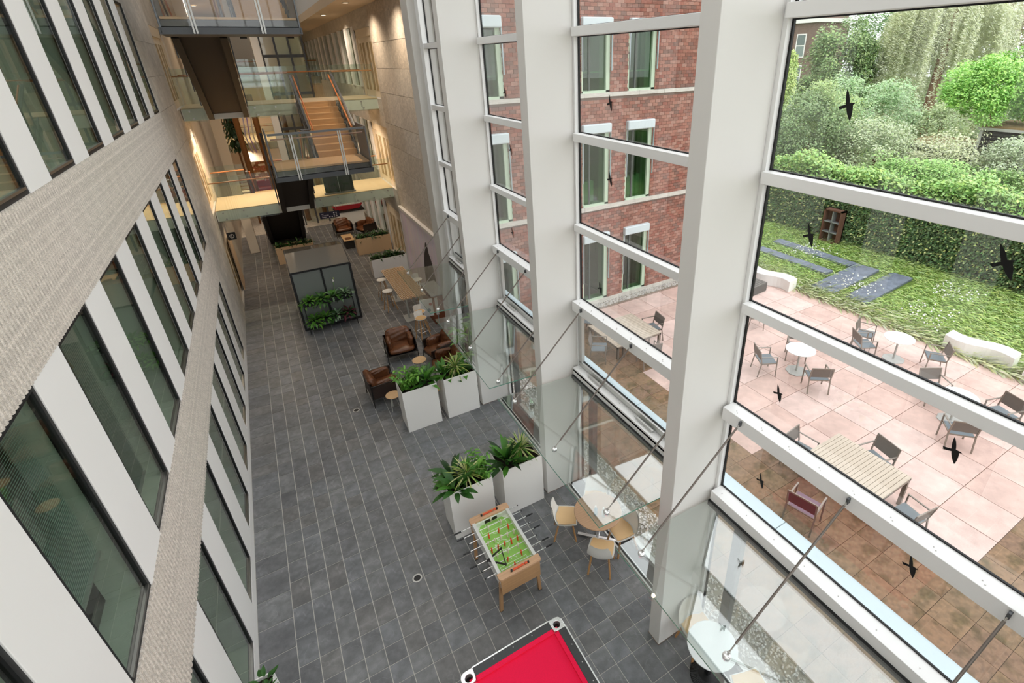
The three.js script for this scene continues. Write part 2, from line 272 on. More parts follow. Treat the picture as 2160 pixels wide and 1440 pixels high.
  const op = thing('potted_plant', 'leafy green office plant inside the ground-floor window above the white planter', 'plant', [-2.7, -0.02, -5.9]);
  part(op, 'pot', lathe([[0, 0], [0.14, 0], [0.18, 0.5], [0.15, 0.5], [0.13, 0.46], [0, 0.46]], 24), M.white);
  const lg = []; for (let i = 0; i < 70; i++) { const a = rr(0, 6.28), h = rr(0.6, 1.5), r = rr(0.05, 0.42); lg.push(leafShape(rr(0.14, 0.24), 0.06, 0.3).rotateX(rr(-0.8, 0.5)).rotateY(a).translate(Math.sin(a) * r, h, Math.cos(a) * r)); }
  part(op, 'foliage', merge(lg), L.mid); part(op, 'stem', rod([0, 0.45, 0], [0, 1.2, 0], 0.02), M.brownWood);
  part(op, 'soil', cyl(0.14, 0.02, 20), M.soil, [0, 0.455, 0]);
}
// a single leaf, base at the origin, pointing along +z, top up
function leafShape(len, wid, droop = 0.3, seg = 4, fold = 0.25) {
  const pos = [], idx = [];
  for (let i = 0; i <= seg; i++) { const t = i / seg, w = wid * 0.5 * Math.pow(Math.sin(PI * Math.min(1, 0.06 + t * 0.94)), 0.8) * (i === seg ? 0.02 : 1), z = len * t * (1 - 0.12 * droop * t), y = -droop * len * t * t;
    pos.push(-w, y + w * fold, z, 0, y, z, w, y + w * fold, z); }
  for (let i = 0; i < seg; i++) for (let j = 0; j < 2; j++) { const a = i * 3 + j; idx.push(a, a + 3, a + 1, a + 1, a + 3, a + 4); }
  const g = new THREE.BufferGeometry(); g.setAttribute('position', new THREE.Float32BufferAttribute(pos, 3)); g.setIndex(idx); g.computeVertexNormals(); return g;
}

// ================================================================ GLASS FACADE
const COLZ = [0.2, -3.385, -6.97, -10.55], CW = 0.235;
{
  const names = ['nearest column at the lower right corner', 'tall white column in the middle of the picture, beside the garden view', 'tall white column behind the two planters by the football table', 'tall white column behind the planters by the leather armchairs'];
  COLZ.forEach((z, i) => {
    const c = struct('column', 'white rectangular facade column: ' + names[i], 'column', [0, 0, z]);
    part(c, 'shaft', rboxAt(3.49, 4.27, 0.0, 14.2, 0, -CW, 0.008, 1), M.white);
    part(c, 'base_joint', boxAt(3.484, 4.2, 0, 0.012, 0.006, -CW - 0.006), std(0x7d6b5f, 0.8));
    part(c, 'mullion', boxAt(4.27, 4.36, 0, 14.2, 0.045, -CW - 0.045), M.whiteFrame);
  });
  const post = struct('trim_1', 'white facade post at the near end of the speckled concrete wall', 'post');
  part(post, 'post', rboxAt(4.0, 4.62, 0, 14.2, -14.35, -14.92, 0.008, 1), std(0xcfccc6, 0.55)); part(post, 'mullion', boxAt(4.2, 4.36, 0, 14.2, -14.1, -14.36), M.whiteFrame);
  const bays = [null, [COLZ[1] + 0.045, COLZ[0] - CW - 0.045], [COLZ[2] + 0.045, COLZ[1] - CW - 0.045], [COLZ[3] + 0.045, COLZ[2] - CW - 0.045], [-14.1, COLZ[3] - CW - 0.045]];
  const bayName = ['nearest bay behind the camera', 'garden-side bay right of the middle column', 'brick-view bay left of the middle column', 'narrow bay with the washed-out brick view', 'farthest sliver bay beside the concrete wall'];
  // rails: [y0, y1, depth inward]
  const rails = [[2.80, 2.975, 0.2, 'sill'], [4.2, 4.385, 0.2, 'deep'], [5.67, 5.79, 0.13], [7.12, 7.24, 0.13], [8.56, 8.68, 0.13], [10.0, 10.12, 0.13], [11.4, 11.52, 0.13], [12.8, 12.92, 0.13]];
  const railName = { 2.8: 'lowest, at canopy height', 4.2: 'drilled one that holds the tie rods', 5.67: 'first above the drilled one', 7.12: 'second above the drilled one', 8.56: 'third above the drilled one', 10: 'fourth above the drilled one', 11.4: 'fifth above the drilled one', 12.8: 'topmost' };
  const screw = cyl(0.006, 0.006, 8);
  bays.forEach((bay, b) => {
    if (!bay) return; const [za, zb] = bay;
    const z0 = Math.max(za, zb), z1 = Math.min(za, zb);
    for (const [y0, y1, d, kind] of rails) {
      const t = struct('transom', `white horizontal facade rail in the ${bayName[b]}, ${railName[y0]}`, 'rail', [0, y0, 0]);
      part(t, 'rail', rboxAt(XG + 0.02 - d, XG + 0.02, 0, y1 - y0, z0, z1, 0.006, 1), M.whiteFrame);
      part(t, 'gasket', merge([boxAt(XG + 0.008, XG + 0.03, y1 - y0 - 0.001, y1 - y0 + 0.014, z0, z1), boxAt(XG + 0.008, XG + 0.03, -0.012, 0.001, z0, z1)]), M.gasket);
      if (kind === 'deep' && b > 0) {
        for (let z = z0 - 0.12; z > z1 + 0.05; z -= 0.37) for (const [dx, dz] of [[0.07, 0], [0.045, -0.03]]) part(t, 'screw', screw, M.inox, [XG - dx - 0.06, y1 - y0 + 0.002, z + dz]);
      }
      if (kind === 'sill') {
        part(t, 'track', boxAt(XG - 0.215, XG - 0.15, -0.06, 0.02, z0, z1), M.black);
        for (let z = z0 - 0.2; z > z1 + 0.05; z -= 0.42) part(t, 'screw', screw, M.inox, [XG - 0.1, y1 - y0 + 0.002, z]);
        if (b >= 2) { for (const f of [0.16, 0.6]) part(t, 'window_opener', rbox(0.05, 0.05, 0.42, 0.015, 2), M.alu, [XG - 0.1, y1 - y0 + 0.025, z0 - (1 - f) * (z0 - z1) + 0.1]); part(t, 'drip_bar', boxAt(XG - 0.18, XG - 0.14, 0.1, 0.14, z0, z1), M.alu); }
      }
    }
    const lv = [0.06, ...rails.flatMap((r) => [r[0], r[1]]), 14.2];
    for (let r = 0; r < lv.length; r += 2) {
      const y0 = lv[r], y1 = lv[r + 1];
      const w = struct(winName(), `clear facade pane in the ${bayName[b]}, ${ORD[r / 2]} from the ground`, 'window', [XG + 0.02, y0, z0]);
      const D = z0 - z1, Hh = y1 - y0;
      part(w, 'pane', boxAt(-0.003, 0.003, 0, Hh, 0, -D), M.glass);
      part(w, 'gasket', merge([boxAt(-0.02, 0.008, 0, Hh, 0, -0.02), boxAt(-0.02, 0.008, 0, Hh, -D + 0.02, -D)]), M.gasket);
      if (r === 2 && b >= 2) {                                       // opening sash
        const f = 0.09; part(w, 'sash', merge([boxAt(-0.07, -0.005, 0.02, 0.02 + f, -0.02, -D + 0.02), boxAt(-0.07, -0.005, Hh - f, Hh, -0.02, -D + 0.02), boxAt(-0.07, -0.005, f, Hh - f, -0.02, -0.02 - f), boxAt(-0.07, -0.005, f, Hh - f, -D + 0.02 + f, -D + 0.02)]), M.alu);
        part(w, 'seal', merge([boxAt(-0.03, -0.006, f + 0.02, f + 0.035, -f, -D + f), boxAt(-0.03, -0.006, f, Hh - f, -f - 0.012, -f - 0.024)]), M.gasket);
      }
      if (r === 0) {                                                 // door-height glazing posts
        for (const f of [0.12, 0.86]) part(w, 'mullion', boxAt(-0.1, 0.01, 0, Hh, -D * f - 0.07, -D * f + 0.07), std(0x6d706f, 0.45, { metalness: 0.4 }));
        part(w, 'bottom_rail', boxAt(-0.06, 0.02, -0.06, 0.02, 0, -D), M.alu);
      }
    }
  });
  const nearF = struct('wall_glass', 'glass facade going on behind the camera', 'wall');
  for (let z = 3.785; z < 12; z += 3.585) part(nearF, 'column', boxAt(3.49, 4.27, 0, 14.2, z, z - CW), M.white);
  for (const [y0, y1, d] of rails) part(nearF, 'rail', boxAt(XG + 0.02 - d, XG + 0.02, y0, y1, 0.245, 12), M.whiteFrame);
  for (let z = 0.245; z < 12; z += 3.585) part(nearF, 'pane', boxAt(XG + 0.017, XG + 0.023, 0, 14.2, z, Math.min(12, z + 3.5)), M.glass);
  const ledge = struct('trim_2', 'pale blue metal ledge outside the glass at canopy height', 'ledge');
  for (let z = 3.4; z > -14; z -= 2.98) part(ledge, 'plate', rboxAt(XG + 0.06, 4.72, 2.74, 2.80, z, z - 2.97, 0.004, 1), M.paleBlue);
  const tr = struct('trim_3', 'dark floor convector trench with pale rails along the glass', 'trench');
  part(tr, 'grille', boxAt(4.0, 4.27, -0.004, 0.006, 3.5, -13.9), M.gasket); part(tr, 'rail', boxAt(3.96, 3.99, 0, 0.014, 3.5, -13.9), M.whiteAlu); part(tr, 'rail', boxAt(4.04, 4.055, 0, 0.014, 3.5, -13.9), M.whiteAlu);
}

// ================================================================ GLASS CANOPIES ON RODS
{
  const spans = [[-0.1, -3.35, [-0.45, -1.772, -3.132], 'nearest'], [-3.7, -6.9, [-3.863, -5.263, -6.684], 'second, over the round wooden table'], [-7.26, -10.47, [-7.402, -8.836, -10.242], 'third, over the tall leafy plant'], [-10.84, -13.98, [-10.982, -12.328, -13.699], 'farthest, over the slatted bar table']];
  const yAt = (x) => 2.8 + (4.28 - x) / (4.28 - 2.56) * 0.09;
  spans.forEach(([za, zb, cl, nm]) => {
    const t = thing('glass_canopy', `clear glass canopy hung on steel rods along the facade, ${nm}`, 'canopy', [0, 0, 0], 0, 'glass canopies along the facade');
    const tilt = Math.atan2(0.09, 1.72), len = 1.72 / Math.cos(tilt);
    const g = box(len, 0.016, za - zb);
    const sh = part(t, 'glass_sheet', g, M.canopy, [(2.56 + 4.28) / 2, (yAt(2.56) + yAt(4.28)) / 2, (za + zb) / 2], [0, 0, -tilt]);
    part(sh, 'edge', merge([boxAt(-len / 2 - 0.001, -len / 2 + 0.001, -0.008, 0.008, -(za - zb) / 2, (za - zb) / 2), boxAt(-len / 2, len / 2, -0.008, 0.008, (za - zb) / 2 - 0.001, (za - zb) / 2 + 0.001)]), M.glassEdge);
    for (const z of cl) {
      const c = part(t, 'clamp', lathe([[0, 0.022], [0.018, 0.02], [0.038, 0.012], [0.042, 0.0], [0.042, -0.006], [0, -0.006]], 24), M.chrome, [2.79, yAt(2.79) + 0.012, z]);
      part(c, 'lower_disc', cyl(0.04, 0.012, 24), M.chrome, [0, -0.028, 0]);
      const a = [2.81, yAt(2.81) + 0.05, z + 0.004], b = [4.13, 4.33, z + 0.085], mix = (k) => a.map((v, i) => v + (b[i] - v) * k);
      const r = part(t, 'rod', rod(mix(0.06), mix(0.97), 0.0125), M.rodm);
      part(r, 'fork', merge([rod(a, mix(0.06), 0.007), rod(mix(0.97), b, 0.007), new THREE.SphereGeometry(0.017, 12, 8).translate(...a)]), M.inox);
      part(r, 'bracket', rbox(0.05, 0.07, 0.025, 0.005, 1), M.darkSteel, [4.135, 4.33, z + 0.085]);
    }
  });
  const gl = thing('glass_lamp', 'small clear glass lamp puck on the edge of the nearest canopy', 'lamp', [2.55, 2.9, -2.62]);
  part(gl, 'globe', new THREE.SphereGeometry(0.055, 20, 14), M.glass, [0, 0.03, 0]); part(gl, 'bulb', new THREE.SphereGeometry(0.022, 16, 10), M.lamp, [0, 0.03, 0]);
}

// ================================================================ BIRD STICKERS ON THE GLASS
{
  const s = new THREE.Shape(); // wings along y, head toward +x, span 1
  s.moveTo(0.05, 0.5); s.bezierCurveTo(0.10, 0.36, 0.10, 0.2, 0.09, 0.06); s.lineTo(0.20, 0.03); s.lineTo(0.24, 0.0); s.lineTo(0.17, -0.03);
  s.bezierCurveTo(0.16, -0.2, 0.12, -0.36, 0.06, -0.5); s.bezierCurveTo(0.0, -0.34, -0.02, -0.2, -0.015, -0.05); s.lineTo(-0.2, -0.075); s.lineTo(-0.23, 0.03); s.lineTo(-0.02, 0.04); s.bezierCurveTo(-0.01, 0.2, 0.0, 0.36, 0.05, 0.5);
  const g = new THREE.ExtrudeGeometry(s, { depth: 0.002, bevelEnabled: false, curveSegments: 10 }); g.rotateY(-PI / 2);   // x -> z, so that it lies on the glass
  const birds = [[7.88, -2.68, 0.26, 0.30, 'in front of the leafy garden trees'], [6.71, -2.79, 0.235, 0.36, 'in front of the rusty insect box'], [6.92, -1.28, 0.275, 0.5, 'in front of the ivy hedge at the right edge'], [4.86, -2.78, 0.225, 0.3, 'below the left white garden table'], [5.3, -1.14, 0.25, 0.25, 'beside the chair in front of the third white table'], [3.54, -2.78, 0.22, 0.3, 'beside the burgundy chair'], [3.9, -1.1, 0.25, 0.3, 'over the brown paving at lower right'],
    [7.71, -6.12, 0.235, 0.3, 'on the brick wall between the upper windows'], [6.67, -6.09, 0.235, 0.3, 'beside the window with the green planter box'], [4.81, -6.33, 0.225, 0.25, 'over the ground-floor window of the brick building'], [7.72, -9.62, 0.25, 0.36, 'high in the narrow bay'], [6.65, -9.54, 0.25, 0.3, 'halfway down the narrow bay'], [4.86, -9.74, 0.24, 0.25, 'low in the narrow bay above the opening sash']];
  const bm = std(0x060606, 0.8, { side: THREE.DoubleSide });
  for (const [y, z, sz, tl, l] of birds) { const m = solo('bird_sticker', 'black bird sticker on the glass ' + l, 'sticker', g, bm, [XG + 0.011, y, z], [-tl, 0, 0], 'bird stickers on the glass'); m.scale.set(1, sz, sz * 1.2); }
}
// ================================================================ RIGHT CONCRETE WALL, ROOF, BACK WALL
{
  const wall = struct('wall_right', 'speckled grey concrete panel wall beside the glass facade', 'wall');
  const ys = [0, 0.4, 1.22, 2.04, 2.86, 3.69, 4.53, 5.35, 6.17, 7.25, 8.07, 8.9, 10.1], zs = [-14.92, -16.9, -18.7, -20.5, -21.4];
  const pm = [0xe8dfd2, 0xe3d9cc, 0xebe2d6, 0xe0d5c6].map((c) => std(c, 0.85, { map: T.grit, bumpMap: T.gritB, bumpScale: 0.003 }));
  for (let i = 0; i + 1 < ys.length; i++) for (let j = 0; j + 1 < zs.length; j++) part(wall, 'concrete_panel', uvm(boxAt(XR, XR + 0.1, ys[i] + 0.006, ys[i + 1] - 0.006, zs[j] - 0.002, zs[j + 1] + 0.002), 0.8, i * 0.31, j * 0.77), pm[(i * 3 + j) % 4]);
  part(wall, 'backing', boxAt(XR + 0.04, XR + 0.5, 0, 14.2, -14.9, -21.4), M.joint);
  part(wall, 'upper_panel', boxAt(XR, XR + 0.3, 10.1, 14.2, -14.92, -44), M.white);
  // beyond the doors: storeys with strip windows
  for (const [y0, y1] of [[0, 0.3], [2.45, 3.85], [5.95, 7.35], [9.6, 10.1]]) part(wall, 'spandrel', uvm(boxAt(XR, XR + 0.3, y0, y1, -24.55, -44)), M.conc);
  for (const y of [2.45, 5.95, 9.45]) part(wall, 'lintel', boxAt(XR - 0.005, XR + 0.3, y, y + (y > 9 ? 0.65 : 1.05), -21.4, -24.55), M.conc);
  const stripName = ['ground-floor', 'first-floor', 'second-floor'];
  [[0.3, 2.45], [3.85, 5.95], [7.35, 9.6]].forEach(([y0, y1], r) => {
    const w = struct(winName(), `strip of narrow ${stripName[r]} windows with white fins beyond the cream door`, 'window', [XR, y0, -24.55]);
    const n = 11, D = 1.75; for (let i = 0; i < n; i++) { part(w, 'fin', boxAt(-0.03, 0.2, 0, y1 - y0, -i * D * 1, -i * D - 0.42), M.whiteFrame); part(w, 'pane', boxAt(0.06, 0.064, 0, y1 - y0, -i * D - 0.42, -(i + 1) * D), M.glassWin); }
    const o = struct('wall_room', `dim room behind the ${stripName[r]} strip windows`, 'room'); part(o, 'back', boxAt(XR + 3, XR + 3.1, y0 - 0.4, y1 + 0.4, -24.5, -44), M.wallWarm); part(o, 'deck', boxAt(XR + 0.3, XR + 3, y0 - 0.45, y0 - 0.4, -24.5, -44), M.carpet); part(o, 'lid', boxAt(XR + 0.3, XR + 3, y1 + 0.35, y1 + 0.4, -24.5, -44), M.ceil); part(o, 'end', boxAt(XR + 0.3, XR + 3, y0 - 0.4, y1 + 0.4, -24.45, -24.5), M.roomWall);
  });
  // soffit on the right side above the second floor, roof glazing on white beams
  const c = struct('ceiling', 'plain soffit above the upper footbridge along the right wall', 'ceiling');
  part(c, 'soffit', uvm(boxAt(3.3, XR, 10.1, 10.4, -15.6, -44)), M.wallWarm); part(c, 'soffit', uvm(boxAt(XL, 0.2, 10.9, 11.2, -24.2, -44)), M.wallWarm);
  const roof = struct('ceiling_roof', 'glazed atrium roof on white beams', 'roof');
  for (let z = 11.7; z > -44; z -= 1.8) part(roof, 'beam', boxAt(XL - 0.3, XR + 0.3, 14.2, 14.5, z, z - 0.12), M.white);
  for (const x of [XL - 0.1, 0.2, 2.3, XR + 0.1]) part(roof, 'purlin', boxAt(x - 0.05, x + 0.05, 14.35, 14.5, 12, -44), M.white);
  for (let z = 11.7; z > -44; z -= 1.8) { const a = z > -14 ? -0.8 : 0.7, b = z > -14 ? 3.4 : 2.2; part(roof, 'pane', boxAt(a, b, 14.5, 14.505, z, z - 1.8), M.glass); part(roof, 'roof_slab', boxAt(XL - 0.5, a, 14.5, 14.7, z, z - 1.8), M.ceil); part(roof, 'roof_slab', boxAt(b, XR + 0.5, 14.5, 14.7, z, z - 1.8), M.ceil); }
  const bk = struct('wall_back', 'glazed end wall closing the atrium behind the camera', 'wall'); part(bk, 'pane', boxAt(XL, XR, 0, 14.5, 12.02, 12.03), M.glass); for (let x = XL; x < XR + 0.1; x += 1.6) part(bk, 'mullion', boxAt(x - 0.05, x + 0.05, 0, 14.5, 11.9, 12.1), M.whiteFrame); for (const y of [0.05, 3.4, 6.9, 10.4]) part(bk, 'rail', boxAt(XL, XR, y - 0.08, y + 0.08, 11.9, 12.1), M.whiteFrame);
  const gw = struct('ground_far', 'wide ground around the building', 'ground'); part(gw, 'soil', new THREE.CylinderGeometry(220, 220, 0.2, 48), std(0x7c8060, 0.95), [0, -0.45, 0]);
  const fw = struct('wall_far', 'warm beige wall closing the far end of the atrium', 'wall'); part(fw, 'face', boxAt(XL - 5, XR + 3.3, -0.2, 14.4, -44, -44.3), M.wallBeige);
}
// ================================================================ FOOTBRIDGES AND STAIRS
const BZ0 = -22.05, BZ1 = -24.5;
function footbridge(y, label, gaps, backGaps) {
  const t = thing('footbridge', label, 'bridge', [0, y, 0], 0, 'footbridges across the atrium');
  part(t, 'slab', boxAt(XL, XR, -0.4, -0.03, BZ0 - 0.03, BZ1 + 0.03), std(0xe9e6dc, 0.6));
  for (let i = 0; i < 16; i++) part(t, 'board', uvm(boxAt(XL + 0.01, XR - 0.01, -0.03, 0, BZ0 - 0.02 - i * 0.151, BZ0 - 0.168 - i * 0.151), 1, i * 0.13, i * 0.41), M.deck);
  const bolt = cyl(0.028, 0.05, 12).rotateX(PI / 2);
  for (const [z, gp, s] of [[BZ0 + 0.03, gaps, 1], [BZ1 - 0.03, backGaps, -1]]) {
    let segs = [[XL + 0.03, XR - 0.03]];
    for (const [a, b] of gp) segs = segs.flatMap(([p, q]) => [[p, Math.min(q, a)], [Math.max(p, b), q]].filter(([u, v]) => v - u > 0.12));
    for (const [p, q] of segs) {
      const n = Math.max(1, Math.round((q - p) / 1.45)), w = (q - p) / n;
      for (let i = 0; i < n; i++) part(t, 'glass_panel', boxAt(p + i * w + 0.006, p + (i + 1) * w - 0.006, -0.44, 1.2, z - 0.008, z + 0.008), M.glassGreen);
      const hr = part(t, 'handrail', rod([p + 0.02, 0.98, z - s * 0.09], [q - 0.02, 0.98, z - s * 0.09], 0.024), M.oakRail);
      for (let x = p + 0.3; x < q - 0.1; x += 0.77) part(hr, 'bracket', merge([rod([x, 0.95, z - s * 0.09], [x, 0.9, z - s * 0.09], 0.008), rod([x, 0.9, z - s * 0.09], [x, 0.9, z], 0.008), cyl(0.02, 0.012, 10).rotateX(PI / 2).translate(x, 0.9, z + s * 0.008)]), M.inox);
      if (s > 0) for (let x = p + 0.2; x < q - 0.08; x += 0.66) for (const dy of [-0.1, -0.33]) part(t, 'bolt', bolt, M.inox, [x + (dy < -0.2 ? 0.06 : 0), dy, z]);
    }
  }
  return t;
}
footbridge(3.51, 'lower glass-sided footbridge with pale wooden deck', [[0.12, 1.42]], [[-0.7, 1.1]]);
footbridge(7.02, 'upper glass-sided footbridge with pale wooden deck', [[1.55, 3.0], [-1.24, 0.04]], []);

function flight(t, x0, x1, zA, yA, zB, yB, n, under = true, rails = [1, 1]) {   // rises from (zA,yA) to (zB,yB)
  const dz = (zB - zA) / n, dy = (yB - yA) / n, w = x1 - x0, e = 0.05;
  const tread = uvm(box(w - 2 * e, 0.045, Math.abs(dz) + 0.03), 1), riser = uvm(box(w - 2 * e, Math.abs(dy) - 0.045, 0.02), 1);
  for (let i = 0; i < n; i++) { const s = part(t, 'step', tread, M.stair, [(x0 + x1) / 2, yA + (i + 1) * dy - 0.0225, zA + (i + 0.5) * dz]); part(s, 'riser', riser, M.stair, [0, -dy / 2, -Math.sign(dz) * Math.abs(dz) / 2]); }
  const ang = Math.atan2(yB - yA, zB - zA), len = Math.hypot(yB - yA, zB - zA);
  const sheet = (x, wd, up, th, mat, name) => part(t, name, box(wd, th, len), mat, [x, (yA + yB) / 2 + up, (zA + zB) / 2], [-ang, 0, 0]);
  if (under) sheet((x0 + x1) / 2, w - 0.3, -0.2, 0.04, M.stairUnder, 'soffit');
  for (const [k, x] of [[0, x0], [1, x1]]) {
    sheet(x + (k ? -0.08 : 0.08), 0.16, -0.24, 0.34, M.stairSide, 'stringer');
    if (!rails[k]) continue;
    sheet(x + (k ? 0.02 : -0.02), 0.014, 0.45, 0.95, M.glassFar, 'side_glass');
    sheet(x + (k ? 0.035 : -0.035), 0.03, -0.02, 0.06, M.steelPaint, 'side_rail'); sheet(x + (k ? 0.03 : -0.03), 0.07, 0.9, 0.05, M.darkSteel, 'top_rail');
    part(t, 'handrail', rod([x + (k ? -0.07 : 0.07), yA + 0.88, zA], [x + (k ? -0.07 : 0.07), yB + 0.88, zB], 0.022), std(0xc4703a, 0.35));
    for (let i = 1; i < 5; i++) { const f = i / 5; part(t, 'post', boxAt(-0.015, 0.015, -0.35, 0.92, -0.03, 0.03), M.darkSteel, [x + (k ? 0.045 : -0.045), yA + (yB - yA) * f, zA + (zB - zA) * f]); }
  }
}
function landing(t, x0, x1, y, z0, z1) {                              // z0 is the front edge
  part(t, 'landing_floor', uvm(boxAt(x0, x1, y - 0.05, y, z0 + 0.02, z1)), M.oakLight);
  part(t, 'landing_frame', merge([boxAt(x0 - 0.05, x1 + 0.05, y - 0.2, y - 0.06, z0 + 0.06, z1 - 0.02), boxAt(x0 - 0.08, x1 + 0.08, y - 0.36, y - 0.22, z0 + 0.1, z1 - 0.02)]), M.darkSteel);
  part(t, 'front_glass', boxAt(x0, x1, y - 0.2, y + 1.02, z0 + 0.085, z0 + 0.097), M.glassFar);
  part(t, 'front_handrail', rod([x0 + 0.05, y + 0.86, z0 + 0.03], [x1 - 0.05, y + 0.86, z0 + 0.03], 0.022), std(0xb78f80, 0.4));
  part(t, 'top_rail', boxAt(x0, x1, y + 0.97, y + 1.03, z0 + 0.05, z0 + 0.11), M.steelPaint);
  for (const f of [0.22, 0.72]) for (const d of [-0.03, 0.03]) part(t, 'post', boxAt(-0.018, 0.018, -0.35, 0.98, 0, 0.05), M.alu, [x0 + (x1 - x0) * f + d, y, z0 + 0.12]);
  for (const x of [x0 - 0.04, x1 + 0.04]) { part(t, 'side_panel', rboxAt(x - 0.02, x + 0.02, y - 0.36, y + 1.05, z0 + 0.1, z1, 0.015, 2), M.steelPaint); }
}
{
  const s1 = thing('staircase', 'dark steel staircase with wooden steps and a glass-fronted landing between the two footbridges', 'staircase');
  flight(s1, 0.2, 1.35, BZ0, 3.51, -19.0, 5.45, 12); landing(s1, 0.3, 2.98, 5.45, -17.56, -19.1); flight(s1, 1.62, 2.95, -19.1, 5.45, BZ0, 7.02, 9, true);
  part(s1, 'newel', rbox(0.3, 0.05, 0.05, 0.02, 2), M.steelPaint, [1.45, 6.36, -19.05]);
  const s2 = thing('staircase', 'upper dark steel staircase seen from below at the top of the picture', 'staircase');
  flight(s2, -1.2, 0, BZ0, 7.02, -17.3, 9.32, 14); landing(s2, -1.2, 1.6, 9.32, -15.9, -17.35); flight(s2, 0.3, 1.6, -17.35, 9.32, -22, 11.4, 12, true);
  const s3 = thing('staircase', 'dark ground-floor staircase rising to the back of the lower footbridge', 'staircase');
  flight(s3, -0.62, 1.02, -29.6, 0, BZ1, 3.51, 20, true, [1, 1]);
  part(s3, 'cladding', boxAt(-0.5, 0.9, 0, 0.5, -29.2, -29.6), M.stairUnder);
  const cab = thing('display_case', 'dark grey glass-fronted panel standing on the lower footbridge under the landing', 'cabinet', [2.45, 3.51, -22.35]);
  part(cab, 'panel', rboxAt(-0.55, 0.55, 0.06, 1.15, -0.03, 0.03, 0.01, 1), std(0x3c4443, 0.3)); part(cab, 'panel_joint', boxAt(-0.008, 0.008, 0.06, 1.15, 0.031, 0.036), M.alu); part(cab, 'foot', boxAt(-0.6, 0.6, 0, 0.06, -0.08, 0.08), M.grey);
}
// cream doors at the ends of the bridges
function creamDoor(name, label, x, y, z0, z1, face, h) {
  const d = struct(name, label, 'door', [x, y, 0]);
  part(d, 'frame', merge([boxAt(0, -face * 0.12, 0, h, z0, z0 - 0.14), boxAt(0, -face * 0.12, 0, h, z1, z1 + 0.14), boxAt(0, -face * 0.12, h - 0.3, h, z0, z1)]), M.doorCream);
  const n = 2, w = (z0 - z1 - 0.28) / n;
  for (let i = 0; i < n; i++) { const a = z0 - 0.14 - i * w; const leaf = part(d, 'leaf', boxAt(-face * 0.05, -face * 0.1, 0, h - 0.3, a - 0.005, a - w + 0.005), std(0xe9dcc6, 0.5));
    for (const [q, u] of [[0.16, 0.42], [0.58, 0.84]]) part(leaf, 'glass', boxAt(-face * 0.04, -face * 0.11, 0.25, h - 0.5, a - w * q, a - w * u), std(0xb9a37c, 0.25));
    part(leaf, 'handle', rod([-face * 0.0, 1.0, a - w * 0.5], [-face * 0.0, 1.25, a - w * 0.5], 0.012), M.inox); }
}
[[0, 'ground floor, behind the tan planter'], [3.51, 'right end of the lower footbridge'], [7.02, 'right end of the upper footbridge']].forEach(([y, l], i) => creamDoor('door_' + (i + 1), 'cream panelled double door with narrow glass, ' + l, XR + 0.03, y, -21.45, -24.5, -1, 2.45));
[[0, 'ground floor on the left'], [3.51, 'left end of the lower footbridge'], [7.02, 'left end of the upper footbridge']].forEach(([y, l], i) => creamDoor('door_' + (i + 4), 'cream panelled double door with narrow glass, ' + l, XL - 0.03, y, -21.1, -24.05, 1, 2.44));
{
  const tp = thing('tan_panel', 'tan board standing against the left wall past the emergency sign', 'panel', [XL + 0.03, 0, -24.2]); part(tp, 'board', rboxAt(-0.02, 0.02, 0, 2.1, 0, 1.2, 0.006, 1), M.planterTan);
  const es = thing('wall_sign', 'small black wall sign with a round white mark left of the lower footbridge', 'sign', [XL + 0.02, 2.22, -23.2]);
  part(es, 'plate', rboxAt(0, 0.3, -0.15, 0.15, -0.012, 0.012, 0.005, 1), M.black); part(es, 'mark', new THREE.TorusGeometry(0.07, 0.012, 8, 24), M.white, [0.16, 0, 0.014]); part(es, 'mark_bar', box(0.02, 0.08, 0.004), M.white, [0.16, 0, 0.014]);
}

